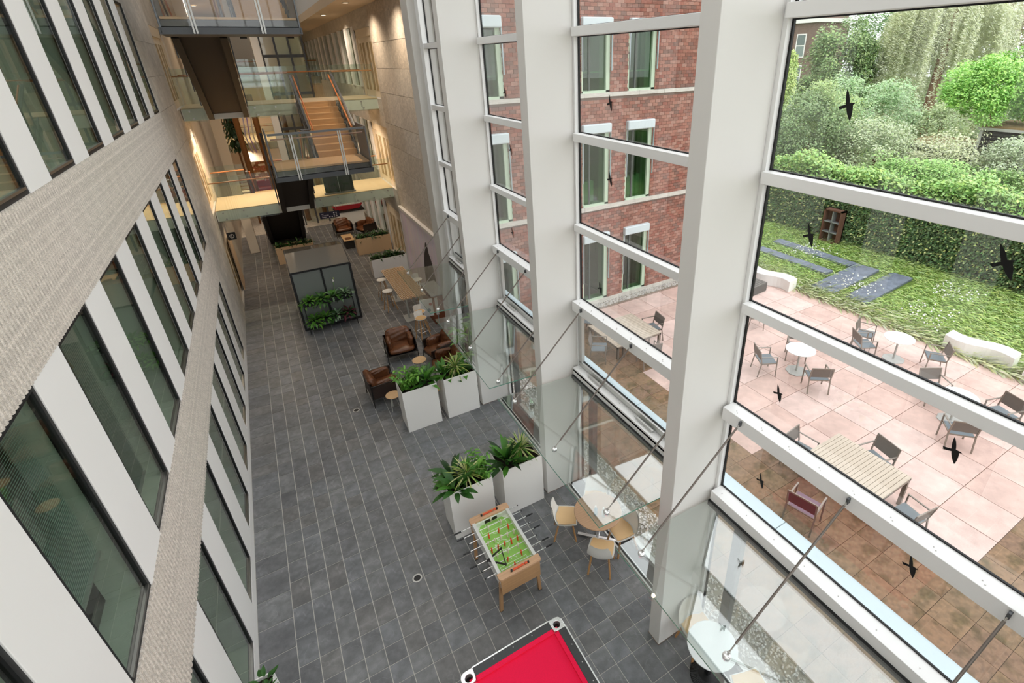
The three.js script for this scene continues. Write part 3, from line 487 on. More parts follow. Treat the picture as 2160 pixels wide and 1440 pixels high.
// ================================================================ FAR END OF THE ATRIUM
{
  const col = solo('column', 'slim white round-edged column behind the upper footbridge', 'column', rboxAt(-0.16, 0.16, 0, 10.9, -0.16, 0.16, 0.02, 2), M.whiteFrame, [1.05, 0, -30], null, null, 'structure');
  const col2 = solo('column', 'pale column beside the climbing plant, left of the stair', 'column', rboxAt(-0.2, 0.2, 0, 10.9, -0.2, 0.2, 0.02, 2), M.wallBeige, [-1.35, 0, -28], null, null, 'structure');
  // glazed lift shaft
  const lift = thing('lift_shaft', 'glazed lift shaft in a dark steel grid behind the upper footbridge', 'lift', [1.3, 0, -31.6]);
  for (let i = 0; i <= 3; i++) part(lift, 'post', boxAt(-0.045, 0.045, 0, 10.9, -0.05, 0.05), M.darkSteel, [i * 0.64, 0, 0]);
  for (const y of [3.3, 5.2, 6.9, 8.65, 10.6]) part(lift, 'crossbar', boxAt(-0.05, 1.97, -0.07, 0.07, -0.04, 0.04), M.darkSteel, [0, y, 0]);
  for (let i = 0; i < 3; i++) part(lift, 'pane', boxAt(i * 0.64 + 0.05, i * 0.64 + 0.59, 0.1, 10.8, -0.005, 0.005), M.glassGreen);
  part(lift, 'cabin', boxAt(0.7, 1.85, 7.9, 10.2, -1.4, -0.2), std(0xe8d9bd, 0.5)); part(lift, 'back', boxAt(0, 1.92, 0, 10.9, -1.7, -1.6), M.wallWarm);
  // wooden round posts
  [[-0.62, -30.6], [0.22, -30.6], [1.55, -32.5], [2.5, -32.5]].forEach(([x, z], i) => solo('wooden_post', 'tall brown wooden post below the upper footbridge, ' + ORD[i] + ' from the left', 'post', uvm(cyl(0.13, 7.0, 20).translate(0, 3.5, 0), 1), M.brownWood, [x, 0, z], null, 'brown wooden posts'));
  // galleries further back
  for (const [y, l] of [[3.9, 'lower far gallery edge with green glass and bolts'], [7.5, 'upper far gallery edge with green glass and bolts']]) {
    const g = thing('gallery', l, 'gallery', [0, y, -38]); part(g, 'slab', boxAt(XL, XR, -0.35, 0, 0, -5.9), M.wallWarm); part(g, 'deck', boxAt(XL, XR, 0, 0.02, -0.05, -5.9), M.deck);
    for (let i = 0; i < 4; i++) part(g, 'glass_panel', boxAt(XL + 0.05 + i * 1.6, XL + 1.62 + i * 1.6, -0.45, 1.1, 0.03, 0.045), M.glassGreen);
    part(g, 'handrail', rod([XL + 0.05, 0.95, -0.06], [XR - 0.05, 0.95, -0.06], 0.025), M.oakRail);
    const bolt = cyl(0.03, 0.05, 10).rotateX(PI / 2); for (let x = XL + 0.3; x < XR; x += 0.75) for (const dy of [-0.1, -0.32]) part(g, 'bolt', bolt, M.inox, [x, dy, 0.05]);
  }
  // climbing plant, table, striped hangings, stone feature wall, red sofa
  const cp = thing('climbing_plant', 'dense dark green climbing plant on the far left column', 'plant', [-0.95, 0, -33.5]); const lg = [];
  for (let i = 0; i < 420; i++) { const y = rr(4.2, 7.4), a = rr(0, 6.28), r = rr(0.05, 0.42); lg.push(leafShape(rr(0.2, 0.34), 0.12, 0.5, 3).rotateX(rr(0.2, 1.2)).rotateY(a).translate(Math.sin(a) * r, y, Math.cos(a) * r)); }
  const cpf = part(cp, 'foliage', merge(lg), L.dark); cpf.userData.kind = 'stuff'; part(cp, 'stem', rod([0, 0, 0], [0, 7.2, 0], 0.05), M.brownWood);
  const hg = [0xcfc6d8, 0xb99fd0, 0xe6dfd0, 0xc9b4e0, 0xe2c07a];
  hg.forEach((c, i) => solo('hanging_ribbon', ['white', 'violet', 'cream', 'lilac', 'yellow'][i] + ' fabric ribbon hanging between the wooden posts', 'ribbon', tube([[0, 0, 0], [0.06, -1.0, 0], [-0.05, -2.0, 0.05], [0.08, -2.9, 0]], 0.035, 16, 6), std(c, 0.7), [-0.4 + i * 0.19, 6.6, -35], null, 'fabric ribbons'));
  const sw = thing('feature_wall', 'rough brown wooden block wall under the far gallery', 'wall', [-0.7, 0.9, -40.5]); 
  for (let r = 0; r < 12; r++) for (let c = 0; c < 9; c++) part(sw, 'block', box(0.27, 0.125, 0.16), pick([M.brownWood, M.redWood, M.teak]), [c * 0.28 + (r % 2) * 0.12, r * 0.13, rr(-0.04, 0.04)]);
  const bm = thing('beam', 'plain beige beam above the rough block wall', 'beam', [0, 3.0, -39.2]); part(bm, 'face', boxAt(-0.9, 3.6, -0.35, 0.35, -0.2, 0.2), M.wallBeige);
  const so = thing('sofa', 'red sofa far behind the lower footbridge railing', 'sofa', [-0.2, 1.2, -36]); part(so, 'seat', rbox(1.4, 0.35, 0.7, 0.08, 3), M.red, [0, 0.2, 0]); part(so, 'backrest', rbox(1.4, 0.45, 0.2, 0.08, 3), M.red, [0, 0.5, -0.3]); for (const x of [-0.72, 0.72]) part(so, 'armrest', rbox(0.18, 0.5, 0.7, 0.07, 3), M.red, [x, 0.25, 0]);
  const pl = thing('platform', 'raised wooden platform under the red sofa', 'platform', [0, 0, -36]); part(pl, 'deck', boxAt(-1.8, 1.2, 0, 1.2, -1.5, 1.2), M.wallWarm);
  const sh = thing('shelving', 'open shelving with stacked shelves behind the lower footbridge railing', 'shelf', [-1.1, 1.2, -35.2]); for (let i = 0; i < 7; i++) part(sh, 'shelf_board', box(0.75, 0.03, 0.3), M.oak, [0, 0.1 + i * 0.2, 0]); for (const x of [-0.38, 0.38]) part(sh, 'upright', boxAt(-0.015, 0.015, 0, 1.45, -0.15, 0.15), M.black, [x, 0, 0]);
  // reception counter with model ship, direction sign
  const ct = thing('reception_counter', 'white reception counter with dark top behind the far leather chairs', 'counter', [3.6, 0, -30.3]); part(ct, 'body', rboxAt(-0.75, 0.7, 0, 0.76, -0.5, 0.2, 0.01, 1), M.whiteGloss); part(ct, 'top', boxAt(-0.8, 0.75, 0.76, 0.82, -0.7, 0.26), M.stairSide);
  const ship = thing('model_ship', 'red and white model ship on the reception counter', 'model', [3.5, 0.82, -30.3]);
  const hull = new THREE.Shape([[-0.75, 0.22], [-0.62, 0.0], [0.6, 0.0], [0.8, 0.22]].map((p) => new THREE.Vector2(...p)));
  part(ship, 'hull', new THREE.ExtrudeGeometry(hull, { depth: 0.16, bevelEnabled: true, bevelThickness: 0.05, bevelSize: 0.02, bevelSegments: 2 }).translate(0, 0.05, -0.08), M.red); part(ship, 'deck', rbox(1.4, 0.06, 0.22, 0.02, 2), M.white, [0.02, 0.31, 0]);
  part(ship, 'bridge_house', rbox(0.25, 0.2, 0.16, 0.02, 1), M.white, [0.5, 0.42, 0]); for (const x of [-0.4, -0.2, 0.0, 0.2]) part(ship, 'crane', merge([rod([x, 0.33, 0], [x, 0.52, 0], 0.012), rod([x, 0.5, 0], [x + 0.12, 0.42, 0], 0.008)]), std(0xd8b04a, 0.5)); part(ship, 'stand', boxAt(-0.3, 0.3, 0, 0.05, -0.06, 0.06), M.brownWood);
  const sg = thing('direction_sign', 'dark blue hanging direction sign below the lower footbridge', 'sign', [2.01, 2.22, -24.2]);
  const st = canvasTex(512, 200, (x, w, h) => { x.fillStyle = '#1b1a35'; x.fillRect(0, 0, w, h); x.fillStyle = '#e8e6ee'; x.font = 'bold 34px sans-serif'; x.fillText('Hal', 50, 60); x.fillText('Grand Cafe', 50, 112); x.fillText('Toilets', 50, 164); for (const [a, b] of [[370, 50], [430, 50], [370, 105], [430, 105], [250, 160], [310, 160], [370, 160], [430, 160]]) { x.beginPath(); x.arc(a, b, 17, 0, 7); x.fill(); } });
  part(sg, 'board', boxAt(-0.41, 0.41, -0.14, 0.14, -0.02, 0.02), M.navy); part(sg, 'print', new THREE.PlaneGeometry(0.82, 0.28), std(0xffffff, 0.5, { map: st }), [0, 0, 0.0215]); for (const x of [-0.3, 0.3]) part(sg, 'hanger', rod([x, 0.14, 0], [x, 0.89, 0], 0.008), M.inox);
}
// warm lamps of the far end: fitting and light together
{
  const spots = [[-0.9, 3.08, -24.1], [1.8, 3.06, -23.2], [3.6, 3.06, -23.4], [-1.2, 3.06, -23.3], [0.3, 6.55, -23.3], [3.4, 6.55, -23.3], [-1.3, 6.55, -23.3], [2.6, 3.53, -38.6], [-0.8, 3.53, -38.6], [3.7, 10.08, -17.2], [3.7, 10.08, -20.6], [3.7, 10.08, -26], [0.8, 7.1, -39.5], [-1.0, 10.85, -28], [-1.0, 10.85, -33], [1.5, 3.5, -41], [0.0, 7.1, -41]];
  const where = ['under the back edge of the lower footbridge', 'under the lower footbridge, middle', 'under the lower footbridge, right end', 'under the lower footbridge, left end', 'under the upper footbridge, middle', 'under the upper footbridge, right end', 'under the upper footbridge, left end', 'under the lower far gallery, right', 'under the lower far gallery, left', 'in the right soffit, nearest', 'in the right soffit, middle', 'in the right soffit, far', 'under the upper far gallery, right', 'in the left soffit, near', 'in the left soffit, far', 'under the lower far gallery, deep inside', 'under the upper far gallery, left'];
  const lampM = new THREE.MeshStandardMaterial({ color: 0xffffff, emissive: 0xffe2bd, emissiveIntensity: 4 });
  spots.forEach(([x, y, z], i) => {
    const d = thing('downlight', 'small round warm ceiling downlight ' + where[i], 'lamp', [x, y, z], 0, 'warm ceiling downlights');
    part(d, 'rim', lathe([[0.09, 0], [0.12, 0], [0.12, 0.02], [0.09, 0.02], [0.09, 0]], 24), M.alu); part(d, 'disc', cyl(0.09, 0.01, 24), lampM, [0, 0.008, 0]);
    const l = new THREE.SpotLight(0xffe8cc, LAMPW * (y < 3.2 ? 0.12 : 1.15), 0, 1.25, 0.7, 2); l.position.set(0, -0.03, 0); l.target.position.set(0, -3, 0); l.castShadow = true; l.shadow.radius = 5; l.name = 'lamp_light'; d.add(l); d.add(l.target); l.target.name = 'aim';
  });
}
// ================================================================ BRICK BUILDING ACROSS THE COURT
const BZ = -14.0;
{
  const bld = struct('wall_outside', 'red-brown brick wing across the court with sill bands and tall windows', 'building');
  const coreM = std(0x8c7a70, 0.9); { const ex = [4.63, 5.25, 6.3, 7.05, 8.1, 8.88, 9.93, 10.63, 11.73, 14.3], ey = [0, 0.14, 2.45, 3.72, 6.08, 7.28, 9.03, 13.6];
    for (let i = 0; i + 1 < ex.length; i += 2) part(bld, 'core', boxAt(ex[i], ex[i + 1], 0, 13.6, BZ - 0.03, BZ - 0.35), coreM);
    for (let i = 1; i + 1 < ex.length; i += 2) for (let j = 0; j + 1 < ey.length; j += 2) part(bld, 'core', boxAt(ex[i], ex[i + 1], ey[j], ey[j + 1], BZ - 0.03, BZ - 0.35), coreM); }
  part(bld, 'core', boxAt(14.0, 14.3, 0, 13.6, BZ - 0.35, BZ - 6), std(0x8d5a4b, 0.9, { map: T.grit }));
  const wx = [[5.25, 6.3], [7.05, 8.1], [8.88, 9.93], [10.63, 11.73]], wy = [[0.14, 2.45], [3.72, 6.08], [7.28, 9.03]];
  const inWin = (x0, x1, y0, y1) => wx.some(([a, b]) => x1 > a + 0.01 && x0 < b - 0.01 && wy.some(([c, d]) => y1 > c + 0.01 && y0 < d + 0.3 * 0 + 0.02));
  const bands = [[0, 0.14], [3.57, 3.71], [7.15, 7.27], [10.7, 10.82]];
  const tones = [0xbd8271, 0xb07263, 0xa67263, 0xc48f7e, 0xac7f72, 0x9b776c, 0xca9c8d].map((c) => std(c, 0.9, { map: T.grit }));
  const bw = 0.215, bh = 0.105, gap = 0.008, all = [];
  for (let r = 0, y = 0.14; y < 13.4; y += bh, r++) {
    if (bands.some(([a, b]) => y + bh > a + 0.012 && y < b - 0.012)) continue;
    for (let x = 4.7 - (r % 2) * bw / 2; x < 14.25; x += bw) {
      let a = Math.max(4.7, x), b = Math.min(14.25, x + bw);
      for (const [p, q] of wx) for (const [c, d] of wy) if (y + bh > c + 0.01 && y < d - 0.01) { if (a < p && b > p) b = p; else if (a < q && b > q) a = q; else if (a >= p && b <= q) a = b; }
      if (b - a < 0.03) continue;
      all.push([a, b, y, Math.floor(rnd() * 7), rr(0, 0.006)]);
    }
  }
  const seen = all.map((q, i) => [i, q]).filter(([, [a, b, y]]) => a > 9.95 && b < 13.5 && y > 6.4 && y < 9.6 && b - a > 0.2 && !(a > 10.6 && b < 11.8)).sort((p, q) => (q[1][2] - p[1][2]) || (p[1][0] - q[1][0])).slice(0, 296);
  const own = new Set(seen.map((s) => s[0])), bg = uvm(box(bw - gap, bh - gap, 0.04), 2), rest = tones.map(() => []);
  all.forEach(([a, b, y, t, d], i) => {
    if (own.has(i)) part(bld, 'brick', bg, tones[t], [(a + b) / 2, y + bh / 2, BZ - 0.02 + d]);
    else rest[t].push(uvm(box(b - a - gap, bh - gap, 0.04).translate((a + b) / 2, y + bh / 2, BZ - 0.02 + d), 2));
  });
  rest.forEach((g, k) => { const m = part(bld, 'brick_field', merge(g), tones[k]); m.userData.kind = 'stuff'; });
  for (const [a, b] of bands) for (let x = 4.7; x < 14.2; x += 1.06) part(bld, 'sill_stone', rboxAt(x, Math.min(14.25, x + 1.055), a, b, BZ - 0.05, BZ + 0.06, 0.006, 1), std(0xe5e0d6, 0.7, { map: T.conc }));
  const colN = ['first', 'second', 'third', 'fourth'], rowN = ['ground-floor', 'middle', 'upper'];
  wx.forEach(([a, b], c) => wy.forEach(([y0, y1], r) => {
    const w = struct(winName(), `${rowN[r]} window with pale blind box on the brick wing, ${colN[c]} from the glass facade`, 'window', [a, y0, BZ]);
    const W = b - a, Hh = y1 - y0;
    part(w, 'reveal', merge([boxAt(-0.02, 0.05, 0, Hh, -0.4, -0.02), boxAt(W - 0.14, W + 0.02, 0, Hh, -0.4, -0.02), boxAt(0, W, -0.02, 0.06, -0.4, -0.02)]), std(0xc5d8bf, 0.7));
    part(w, 'frame', merge([boxAt(0, 0.05, 0, Hh, -0.12, -0.06), boxAt(W - 0.05, W, 0, Hh, -0.12, -0.06), boxAt(0, W, 0, 0.05, -0.12, -0.06), boxAt(0, W, Hh - 0.05, Hh, -0.12, -0.06), boxAt(W * 0.3 - 0.025, W * 0.3 + 0.025, 0, Hh, -0.12, -0.06)]), std(0x4f5650, 0.5));
    part(w, 'pane', boxAt(0.04, W - 0.04, 0.04, Hh - 0.04, -0.095, -0.09), phy(0xb4ccb4, 0, { transmission: 1, thickness: 0, ior: 1.5 }));
    part(w, 'inner_wall', boxAt(-0.02, W + 0.02, 0, Hh, -2.0, -1.95), M.roomWall); part(w, 'inner_floor', boxAt(-0.02, W + 0.02, -0.05, 0, -2.0, -0.35), M.carpet); part(w, 'inner_side', boxAt(-0.06, -0.02, 0, Hh, -2, -0.35), M.roomWall); part(w, 'inner_side', boxAt(W + 0.02, W + 0.06, 0, Hh, -2, -0.35), M.roomWall);
    part(w, 'blind_box', rboxAt(-0.02, W + 0.02, Hh, Hh + 0.29, -0.04, 0.14, 0.04, 3), std(0xd3dfe3, 0.4));
    for (const x of [-0.01, W + 0.01]) { const s = part(w, 'guide_rail', boxAt(x - 0.015, x + 0.015, Hh * 0.35, Hh, 0.05, 0.09), std(0xaab6bc, 0.4, { metalness: 0.4 })); part(s, 'arm', rod([x, Hh * 0.62, 0.07], [x, Hh * 0.62, -0.03], 0.012), M.steelPaint); }
    if (r === 2) part(w, 'guard_bar', boxAt(0.02, W - 0.02, 0.55, 0.6, -0.2, -0.17), std(0xd5dcd0, 0.5));
  }));
  // planter boxes on the middle floor behind the glass
  [[8.95, 3.72, 'pale green planter box with a fern inside the third middle window of the brick wing'], [10.95, 3.72, 'pale green planter box with a fern inside the fourth middle window of the brick wing']].forEach(([x, y, l]) => {
    const p = thing('planter_box', l, 'planter', [x + 0.35, y, BZ - 0.6]); part(p, 'tub', rboxAt(-0.3, 0.3, 0, 0.75, -0.18, 0.18, 0.01, 1), std(0xe0eddb, 0.5));
    const g = []; for (let i = 0; i < 40; i++) { const a = rr(0, 6.28); g.push(leafShape(rr(0.2, 0.35), 0.06, 0.6, 3).rotateX(rr(-0.9, -0.1)).rotateY(a).translate(rr(-0.2, 0.2), 0.74, rr(-0.1, 0.1))); } part(p, 'foliage', merge(g), L.mid);
  });
}

// ================================================================ COURT PAVING
{
  const g = struct('ground', 'court paving of pale pink one-metre slabs with older brown slabs near the glass', 'paving');
  part(g, 'bed', boxAt(XG + 0.06, 18.5, -0.3, -0.02, 4, -14.1), std(0x9a8578, 0.95));
  const pink = [0xebccc1, 0xe8c7bb, 0xeed1c7, 0xe4c3b7].map((c) => std(c, 0.8, { map: T.patio })), brown = [0xa3927a, 0x9d8e76, 0xa8967d, 0xa08d7b, 0xa68f76].map((c) => std(c, 0.85, { map: T.moss }));
  const isBrown = (x, z) => x < 8.04 || (x < 9.04 && (z > -5.46 || z < -9.46)) || z > -1.49;
  const slabG = (s, k) => { const e = s < 0.6 ? 0.002 : 0.004, q = new THREE.BoxGeometry(s - 2 * e, 0.04, s - 2 * e), p = q.attributes.position; for (let i = 0; i < p.count; i++) if (p.getY(i) > 0) { p.setX(i, p.getX(i) * 0.994); p.setZ(i, p.getZ(i) * 0.994); } return uvm(q, s < 0.6 ? 1.1 : 0.5, k * 0.37, k * 0.71); };
  const G1 = [0, 1, 2, 3].map((k) => slabG(1, k)), G5 = [0, 1, 2, 3, 4].map((k) => slabG(0.5, k));
  for (let i = -5; i < 8; i++) for (let j = -9; j < 7; j++) {
    const x = 10.04 + i, z = -5.48 + j, cx = x + 0.5, cz = z + 0.5; if (cx > 16.7 || cz < -13.6 || cz > 0.6 || cx < 5) continue;
    if (!isBrown(cx, cz)) part(g, 'pink_slab', pick(G1), pick(pink), [cx, -0.02 + rr(0, 0.003), cz]);
    else if (cx < 12.6) for (const dx of [0.25, 0.75]) for (const dz of [0.25, 0.75]) part(g, 'brown_slab', pick(G5), pick(brown), [x + dx, -0.02 + rr(0, 0.003), z + dz]);
    else part(g, 'brown_slab', G1[0], pick(brown), [cx, -0.02, cz]);
  }
  // gravel along the brick wall, along the glass and at the near end
  const peb = new THREE.IcosahedronGeometry(0.022, 0), mk = (n, x0, x1, z0, z1, label) => {
    const m = new THREE.InstancedMesh(peb, new THREE.MeshStandardMaterial({ color: 0xffffff, roughness: 0.9 }), n); m.name = numbered('gravel'); const q = new THREE.Object3D(), c = new THREE.Color();
    for (let i = 0; i < n; i++) { q.position.set(rr(x0, x1), rr(0.0, 0.025), rr(z0, z1)); q.rotation.set(rr(0, 6), rr(0, 6), rr(0, 6)); const s = rr(0.5, 1.2); q.scale.set(s, s * 0.7, s * rr(0.8, 1.3)); q.updateMatrix(); m.setMatrixAt(i, q.matrix); m.setColorAt(i, c.setHSL(0.09, rr(0.04, 0.14), rr(0.45, 0.75))); }
    scene.add(m); tag(m, label, 'gravel', null, 'stuff'); };
  mk(4200, 5.0, 14.2, -13.97, -13.62, 'pale gravel strip at the foot of the brick wing'); part(g, 'gravel_bed', uvm(boxAt(XG + 0.06, 5.06, -0.02, 0.004, 4, -13.6), 3), std(0xa9a495, 0.95, { map: T.grit }));
  part(g, 'gravel_bed', uvm(boxAt(5.0, 14.2, -0.02, 0.004, -13.62, -13.98), 3), std(0xb3ad9f, 0.95, { map: T.grit }));
  mk(5200, XG + 0.1, 5.05, -13.5, 0.8, 'pale gravel strip along the foot of the glass facade'); mk(900, 6.0, 9.5, 0.3, 0.9, 'pale gravel patch at the near end of the brown paving');
}

// ================================================================ GARDEN
function scatter(name, parent, geo, mat, n, place, color) {
  const m = new THREE.InstancedMesh(geo, mat, n), q = new THREE.Object3D(), c = new THREE.Color(); m.name = name; m.userData.kind = 'stuff';
  for (let i = 0; i < n; i++) { place(q, i); q.updateMatrix(); m.setMatrixAt(i, q.matrix); color(c, i); m.setColorAt(i, c); }
  (parent ?? scene).add(m); return m;
}
const leafI = leafShape(1, 0.55, 0.35, 2, 0.2), bladeI = leafShape(1, 0.05, 0.5, 3, 0.1), willowI = leafShape(1, 0.16, 0.4, 2, 0.1);
const leafIM = new THREE.MeshStandardMaterial({ color: 0xffffff, roughness: 0.7, side: THREE.DoubleSide });
const hsl = (h, s, l, dh = 0.02, ds = 0.08, dl = 0.07) => (c) => c.setHSL(h + rr(-dh, dh), Math.max(0, s + rr(-ds, ds)), Math.max(0.02, l + 0.07 + rr(-dl, dl)));
function blobTree(name, label, cat, c, r, n, size, col, group, trunk = true, lump = 0.25) {
  const t = thing(name, label, cat, [c[0], 0, c[2]], 0, group), lumps = [];
  for (let i = 0; i < 70; i++) { const a = rr(0, 6.28), e = Math.asin(rr(-0.75, 1)), k = rr(0.75, 1.08); lumps.push([k * Math.cos(e) * Math.cos(a), k * Math.sin(e), k * Math.cos(e) * Math.sin(a), rr(0.16, 0.32)]); }
  const f = scatter('foliage', t, leafI, leafIM, n, (q) => {
    const l = lumps[Math.floor(rnd() * lumps.length)], d = V(rr(-1, 1), rr(-1, 1), rr(-1, 1)).normalize().multiplyScalar(l[3] * Math.pow(rnd(), 0.25));
    const p = V(l[0] * 0.78 + d.x, l[1] * 0.78 + d.y, l[2] * 0.78 + d.z);
    q.position.set(p.x * r[0], c[1] + p.y * r[1], p.z * r[2]); q.rotation.set(rr(-0.4, 1.1), Math.atan2(p.x, p.z) + rr(-1.3, 1.3), rr(-0.6, 0.6)); q.scale.setScalar(size * rr(0.6, 1.4));
  }, col);
  if (trunk) part(t, 'trunk', rod([0, 0, 0], [0, Math.max(0.3, c[1]), 0], Math.min(0.3, r[0] * 0.06), Math.min(0.2, r[0] * 0.04)), M.brownWood);
  return t;
}
{
  const lawn = struct('ground_lawn', 'rough green lawn beyond the pink paving', 'lawn'); part(lawn, 'turf', uvm(boxAt(16.72, 75, -0.3, -0.01, 8, -75), 0.5), M.turf); part(lawn, 'turf', uvm(boxAt(14.3, 16.72, -0.3, -0.015, -14.1, -75), 0.5), M.turf);
  const grass = scatter('grass', null, bladeI, leafIM, 52000, (q) => { let x, z; do { x = rr(16.6, 23.0); z = rr(-17, 0.5); } while ((Math.abs(x - 20.6) < 0.34 && Math.abs(z + 12.9) < 2) || (Math.abs(x - 19.05) < 0.3 && Math.abs(z + 12.8) < 1.85) || (Math.abs(x - 19.1) < 1.8 && Math.abs(z + 10.3) < 0.5) || (Math.abs(x - 19.3) < 1.85 && Math.abs(z + 9.05) < 0.42)); q.position.set(x, 0, z); q.rotation.set(rr(-1.5, -0.5), rr(0, 6.28), 0); q.scale.setScalar(rr(0.16, 0.42)); q.scale.x *= 1.6; }, (c) => c.setHSL(rr(0.19, 0.26), rr(0.42, 0.62), rr(0.42, 0.6)));
  grass.name = 'grass'; tag(grass, 'long green meadow grass growing on the lawn', 'grass', null, 'stuff');
  const weeds = scatter('weeds', null, bladeI, leafIM, 9000, (q) => { q.position.set(16.55 + Math.pow(rnd(), 2) * 1.3, 0, rr(-15, 0)); q.rotation.set(rr(-1.5, -0.3), rr(0, 6.28), 0); q.scale.setScalar(rr(0.2, 0.6)); q.scale.x *= 2; }, hsl(0.19, 0.28, 0.42, 0.04, 0.1, 0.1)); tag(weeds, 'pale dry weeds along the edge of the pink paving', 'weeds', null, 'stuff');
  const bed = (x, z, w, d, turn, label) => { const b = thing('slate_bed', label, 'garden bed', [x, 0.02, z], turn, 'blue-grey slate strips in the lawn'); part(b, 'slab', uvm(rbox(w, 0.14, d, 0.03, 2), 0.5), M.slateBed); };
  bed(20.6, -12.9, 0.6, 3.9, 0, 'dark slate strip nearest the ivy hedge'); bed(19.05, -12.8, 0.55, 3.6, 0, 'blue-grey slate strip left of the white flowers'); bed(19.1, -10.3, 3.6, 0.95, 0.1, 'blue slate strip running across the lawn'); bed(19.3, -9.05, 3.7, 0.8, 0.08, 'slate strip behind the white daisies');
  const daisy = new THREE.SphereGeometry(0.035, 6, 4), dz = [[18.0, -9.3, 'white daisies in front of the slate strip'], [19.9, -12.4, 'white flowers between the two left slate strips'], [17.6, -6.6, 'white flowers in the grass near the paving'], [20.3, -6.9, 'small white flowers in the middle of the lawn']];
  for (const [x, z, l] of dz) { const f = scatter('flowers', null, daisy, leafIM, 70, (q) => { q.position.set(x + rr(-0.7, 0.7), rr(0.3, 0.6), z + rr(-0.7, 0.7)); q.rotation.set(0, 0, 0); q.scale.setScalar(rr(0.4, 0.9)); }, (c) => c.setHSL(0.14, 0.1, rr(0.85, 0.97))); f.name = numbered('flower_patch'); tag(f, l, 'flowers', 'white flower patches', 'stuff'); }
  // ivy hedge
  const hedge = thing('ivy_hedge', 'tall dark ivy-covered wall along the far side of the lawn', 'hedge', [23.2, 0, 0]);
  part(hedge, 'wall', boxAt(0.1, 0.6, 0, 3.0, 2, -18), M.earth);
  scatter('ivy', hedge, leafI, leafIM, 42000, (q) => { q.position.set(rr(-0.12, 0.12), 3.05 * rnd(), rr(-18, 2)); q.rotation.set(rr(0.5, 1.5), -PI / 2 + rr(-0.8, 0.8), rr(-0.7, 0.7)); q.scale.setScalar(rr(0.08, 0.17)); }, (c) => rnd() < 0.13 ? c.setHSL(rr(0.16, 0.22), 0.5, rr(0.45, 0.62)) : c.setHSL(rr(0.24, 0.31), rr(0.35, 0.55), rr(0.08, 0.21)));
  scatter('vine_top', hedge, leafI, leafIM, 20000, (q) => { const z = rr(-18, 2); q.position.set(rr(-0.4, 0.9), 3.0 + 0.55 * Math.sin(z * 1.3) * Math.sin(z * 0.5) * rnd() + rr(-0.35, 0.5), z); q.rotation.set(rr(0, 1.2), rr(0, 6.28), rr(-0.5, 0.5)); q.scale.setScalar(rr(0.1, 0.21)); }, hsl(0.25, 0.5, 0.36, 0.03, 0.1, 0.1));
  // rusty insect box
  const ib = thing('insect_box', 'tall rusty frame box with dark compartments standing against the ivy', 'insect box', [22.6, 0, -13.4]);
  part(ib, 'frame', merge([boxAt(-0.2, 0.2, 0, 1.6, -0.45, -0.38), boxAt(-0.2, 0.2, 0, 1.6, 0.38, 0.45), boxAt(-0.2, 0.2, 1.53, 1.6, -0.45, 0.45), boxAt(-0.2, 0.2, 0, 0.06, -0.45, 0.45), boxAt(0.12, 0.2, 0, 1.6, -0.45, 0.45)]), M.rust); for (const y of [0.5, 1.0]) part(ib, 'shelf', boxAt(-0.18, 0.15, y - 0.02, y + 0.02, -0.38, 0.38), M.grey); part(ib, 'divider', boxAt(-0.18, 0.15, 0.05, 1.53, -0.02, 0.02), M.grey);
  // shrubs and trees, near to far
  const G = 'shrubs behind the ivy hedge';
  blobTree('shrub', 'dense dark green shrub behind the hedge at the left edge of the garden view', 'shrub', [25.5, 4.0, -17.5], [2.2, 2.6, 2.6], 19890, 0.118, hsl(0.26, 0.38, 0.18), G);
  blobTree('shrub', 'yellow-green bush left of the big bird sticker', 'shrub', [27.5, 4.2, -18.8], [2.6, 2.9, 3.0], 19890, 0.122, hsl(0.235, 0.42, 0.3), G);
  blobTree('shrub', 'grey-green bush right below the big bird sticker', 'shrub', [27, 3.4, -14.6], [2.2, 2.2, 2.6], 16830, 0.107, hsl(0.23, 0.26, 0.42), G);
  blobTree('shrub', 'pale olive shrub in the middle of the garden behind the ivy', 'shrub', [27, 3.1, -11.2], [2.4, 2.0, 2.7], 16830, 0.098, hsl(0.2, 0.26, 0.45), G);
  blobTree('shrub', 'bright green bush on top of the ivy hedge', 'shrub', [24.6, 3.0, -10.6], [1.3, 1.3, 3.6], 16830, 0.107, hsl(0.26, 0.5, 0.36), G);
  blobTree('shrub', 'leafy bush at the right end of the ivy hedge', 'shrub', [24.8, 3.1, -6.6], [1.4, 1.2, 2.6], 13770, 0.107, hsl(0.25, 0.42, 0.34), G);
  blobTree('shrub', 'grey-green shrub beside the black garden shed', 'shrub', [26.4, 3.6, -8.4], [1.5, 1.6, 1.8], 13770, 0.098, hsl(0.24, 0.22, 0.42), G);
  blobTree('shrub', 'tall light bush between the willow and the dark tree', 'shrub', [32, 4.6, -18.5], [3, 2.6, 3.6], 16830, 0.137, hsl(0.27, 0.3, 0.4), G);
  blobTree('tree', 'yellow-green tree in front of the brown brick house', 'tree', [31, 6.6, -24.1], [1.1, 2.3, 1.0], 18360, 0.137, hsl(0.215, 0.5, 0.44), 'garden trees');
  blobTree('tree', 'large dense dark green tree in the upper middle of the garden view', 'tree', [38, 6.6, -24.7], [2.8, 4.1, 2.8], 30600, 0.176, hsl(0.25, 0.42, 0.2, 0.03, 0.1, 0.1), 'garden trees');
  blobTree('tree', 'round bright green tree with a broad dome crown', 'tree', [30, 6.4, -11.3], [2.2, 1.8, 2.4], 27540, 0.127, hsl(0.26, 0.6, 0.38, 0.02, 0.08, 0.1), 'garden trees');
  blobTree('tree', 'pale brownish tree at the upper right corner behind the willow', 'tree', [48, 11, -19.0], [4, 5, 5], 15300, 0.196, hsl(0.12, 0.25, 0.55), 'garden trees');
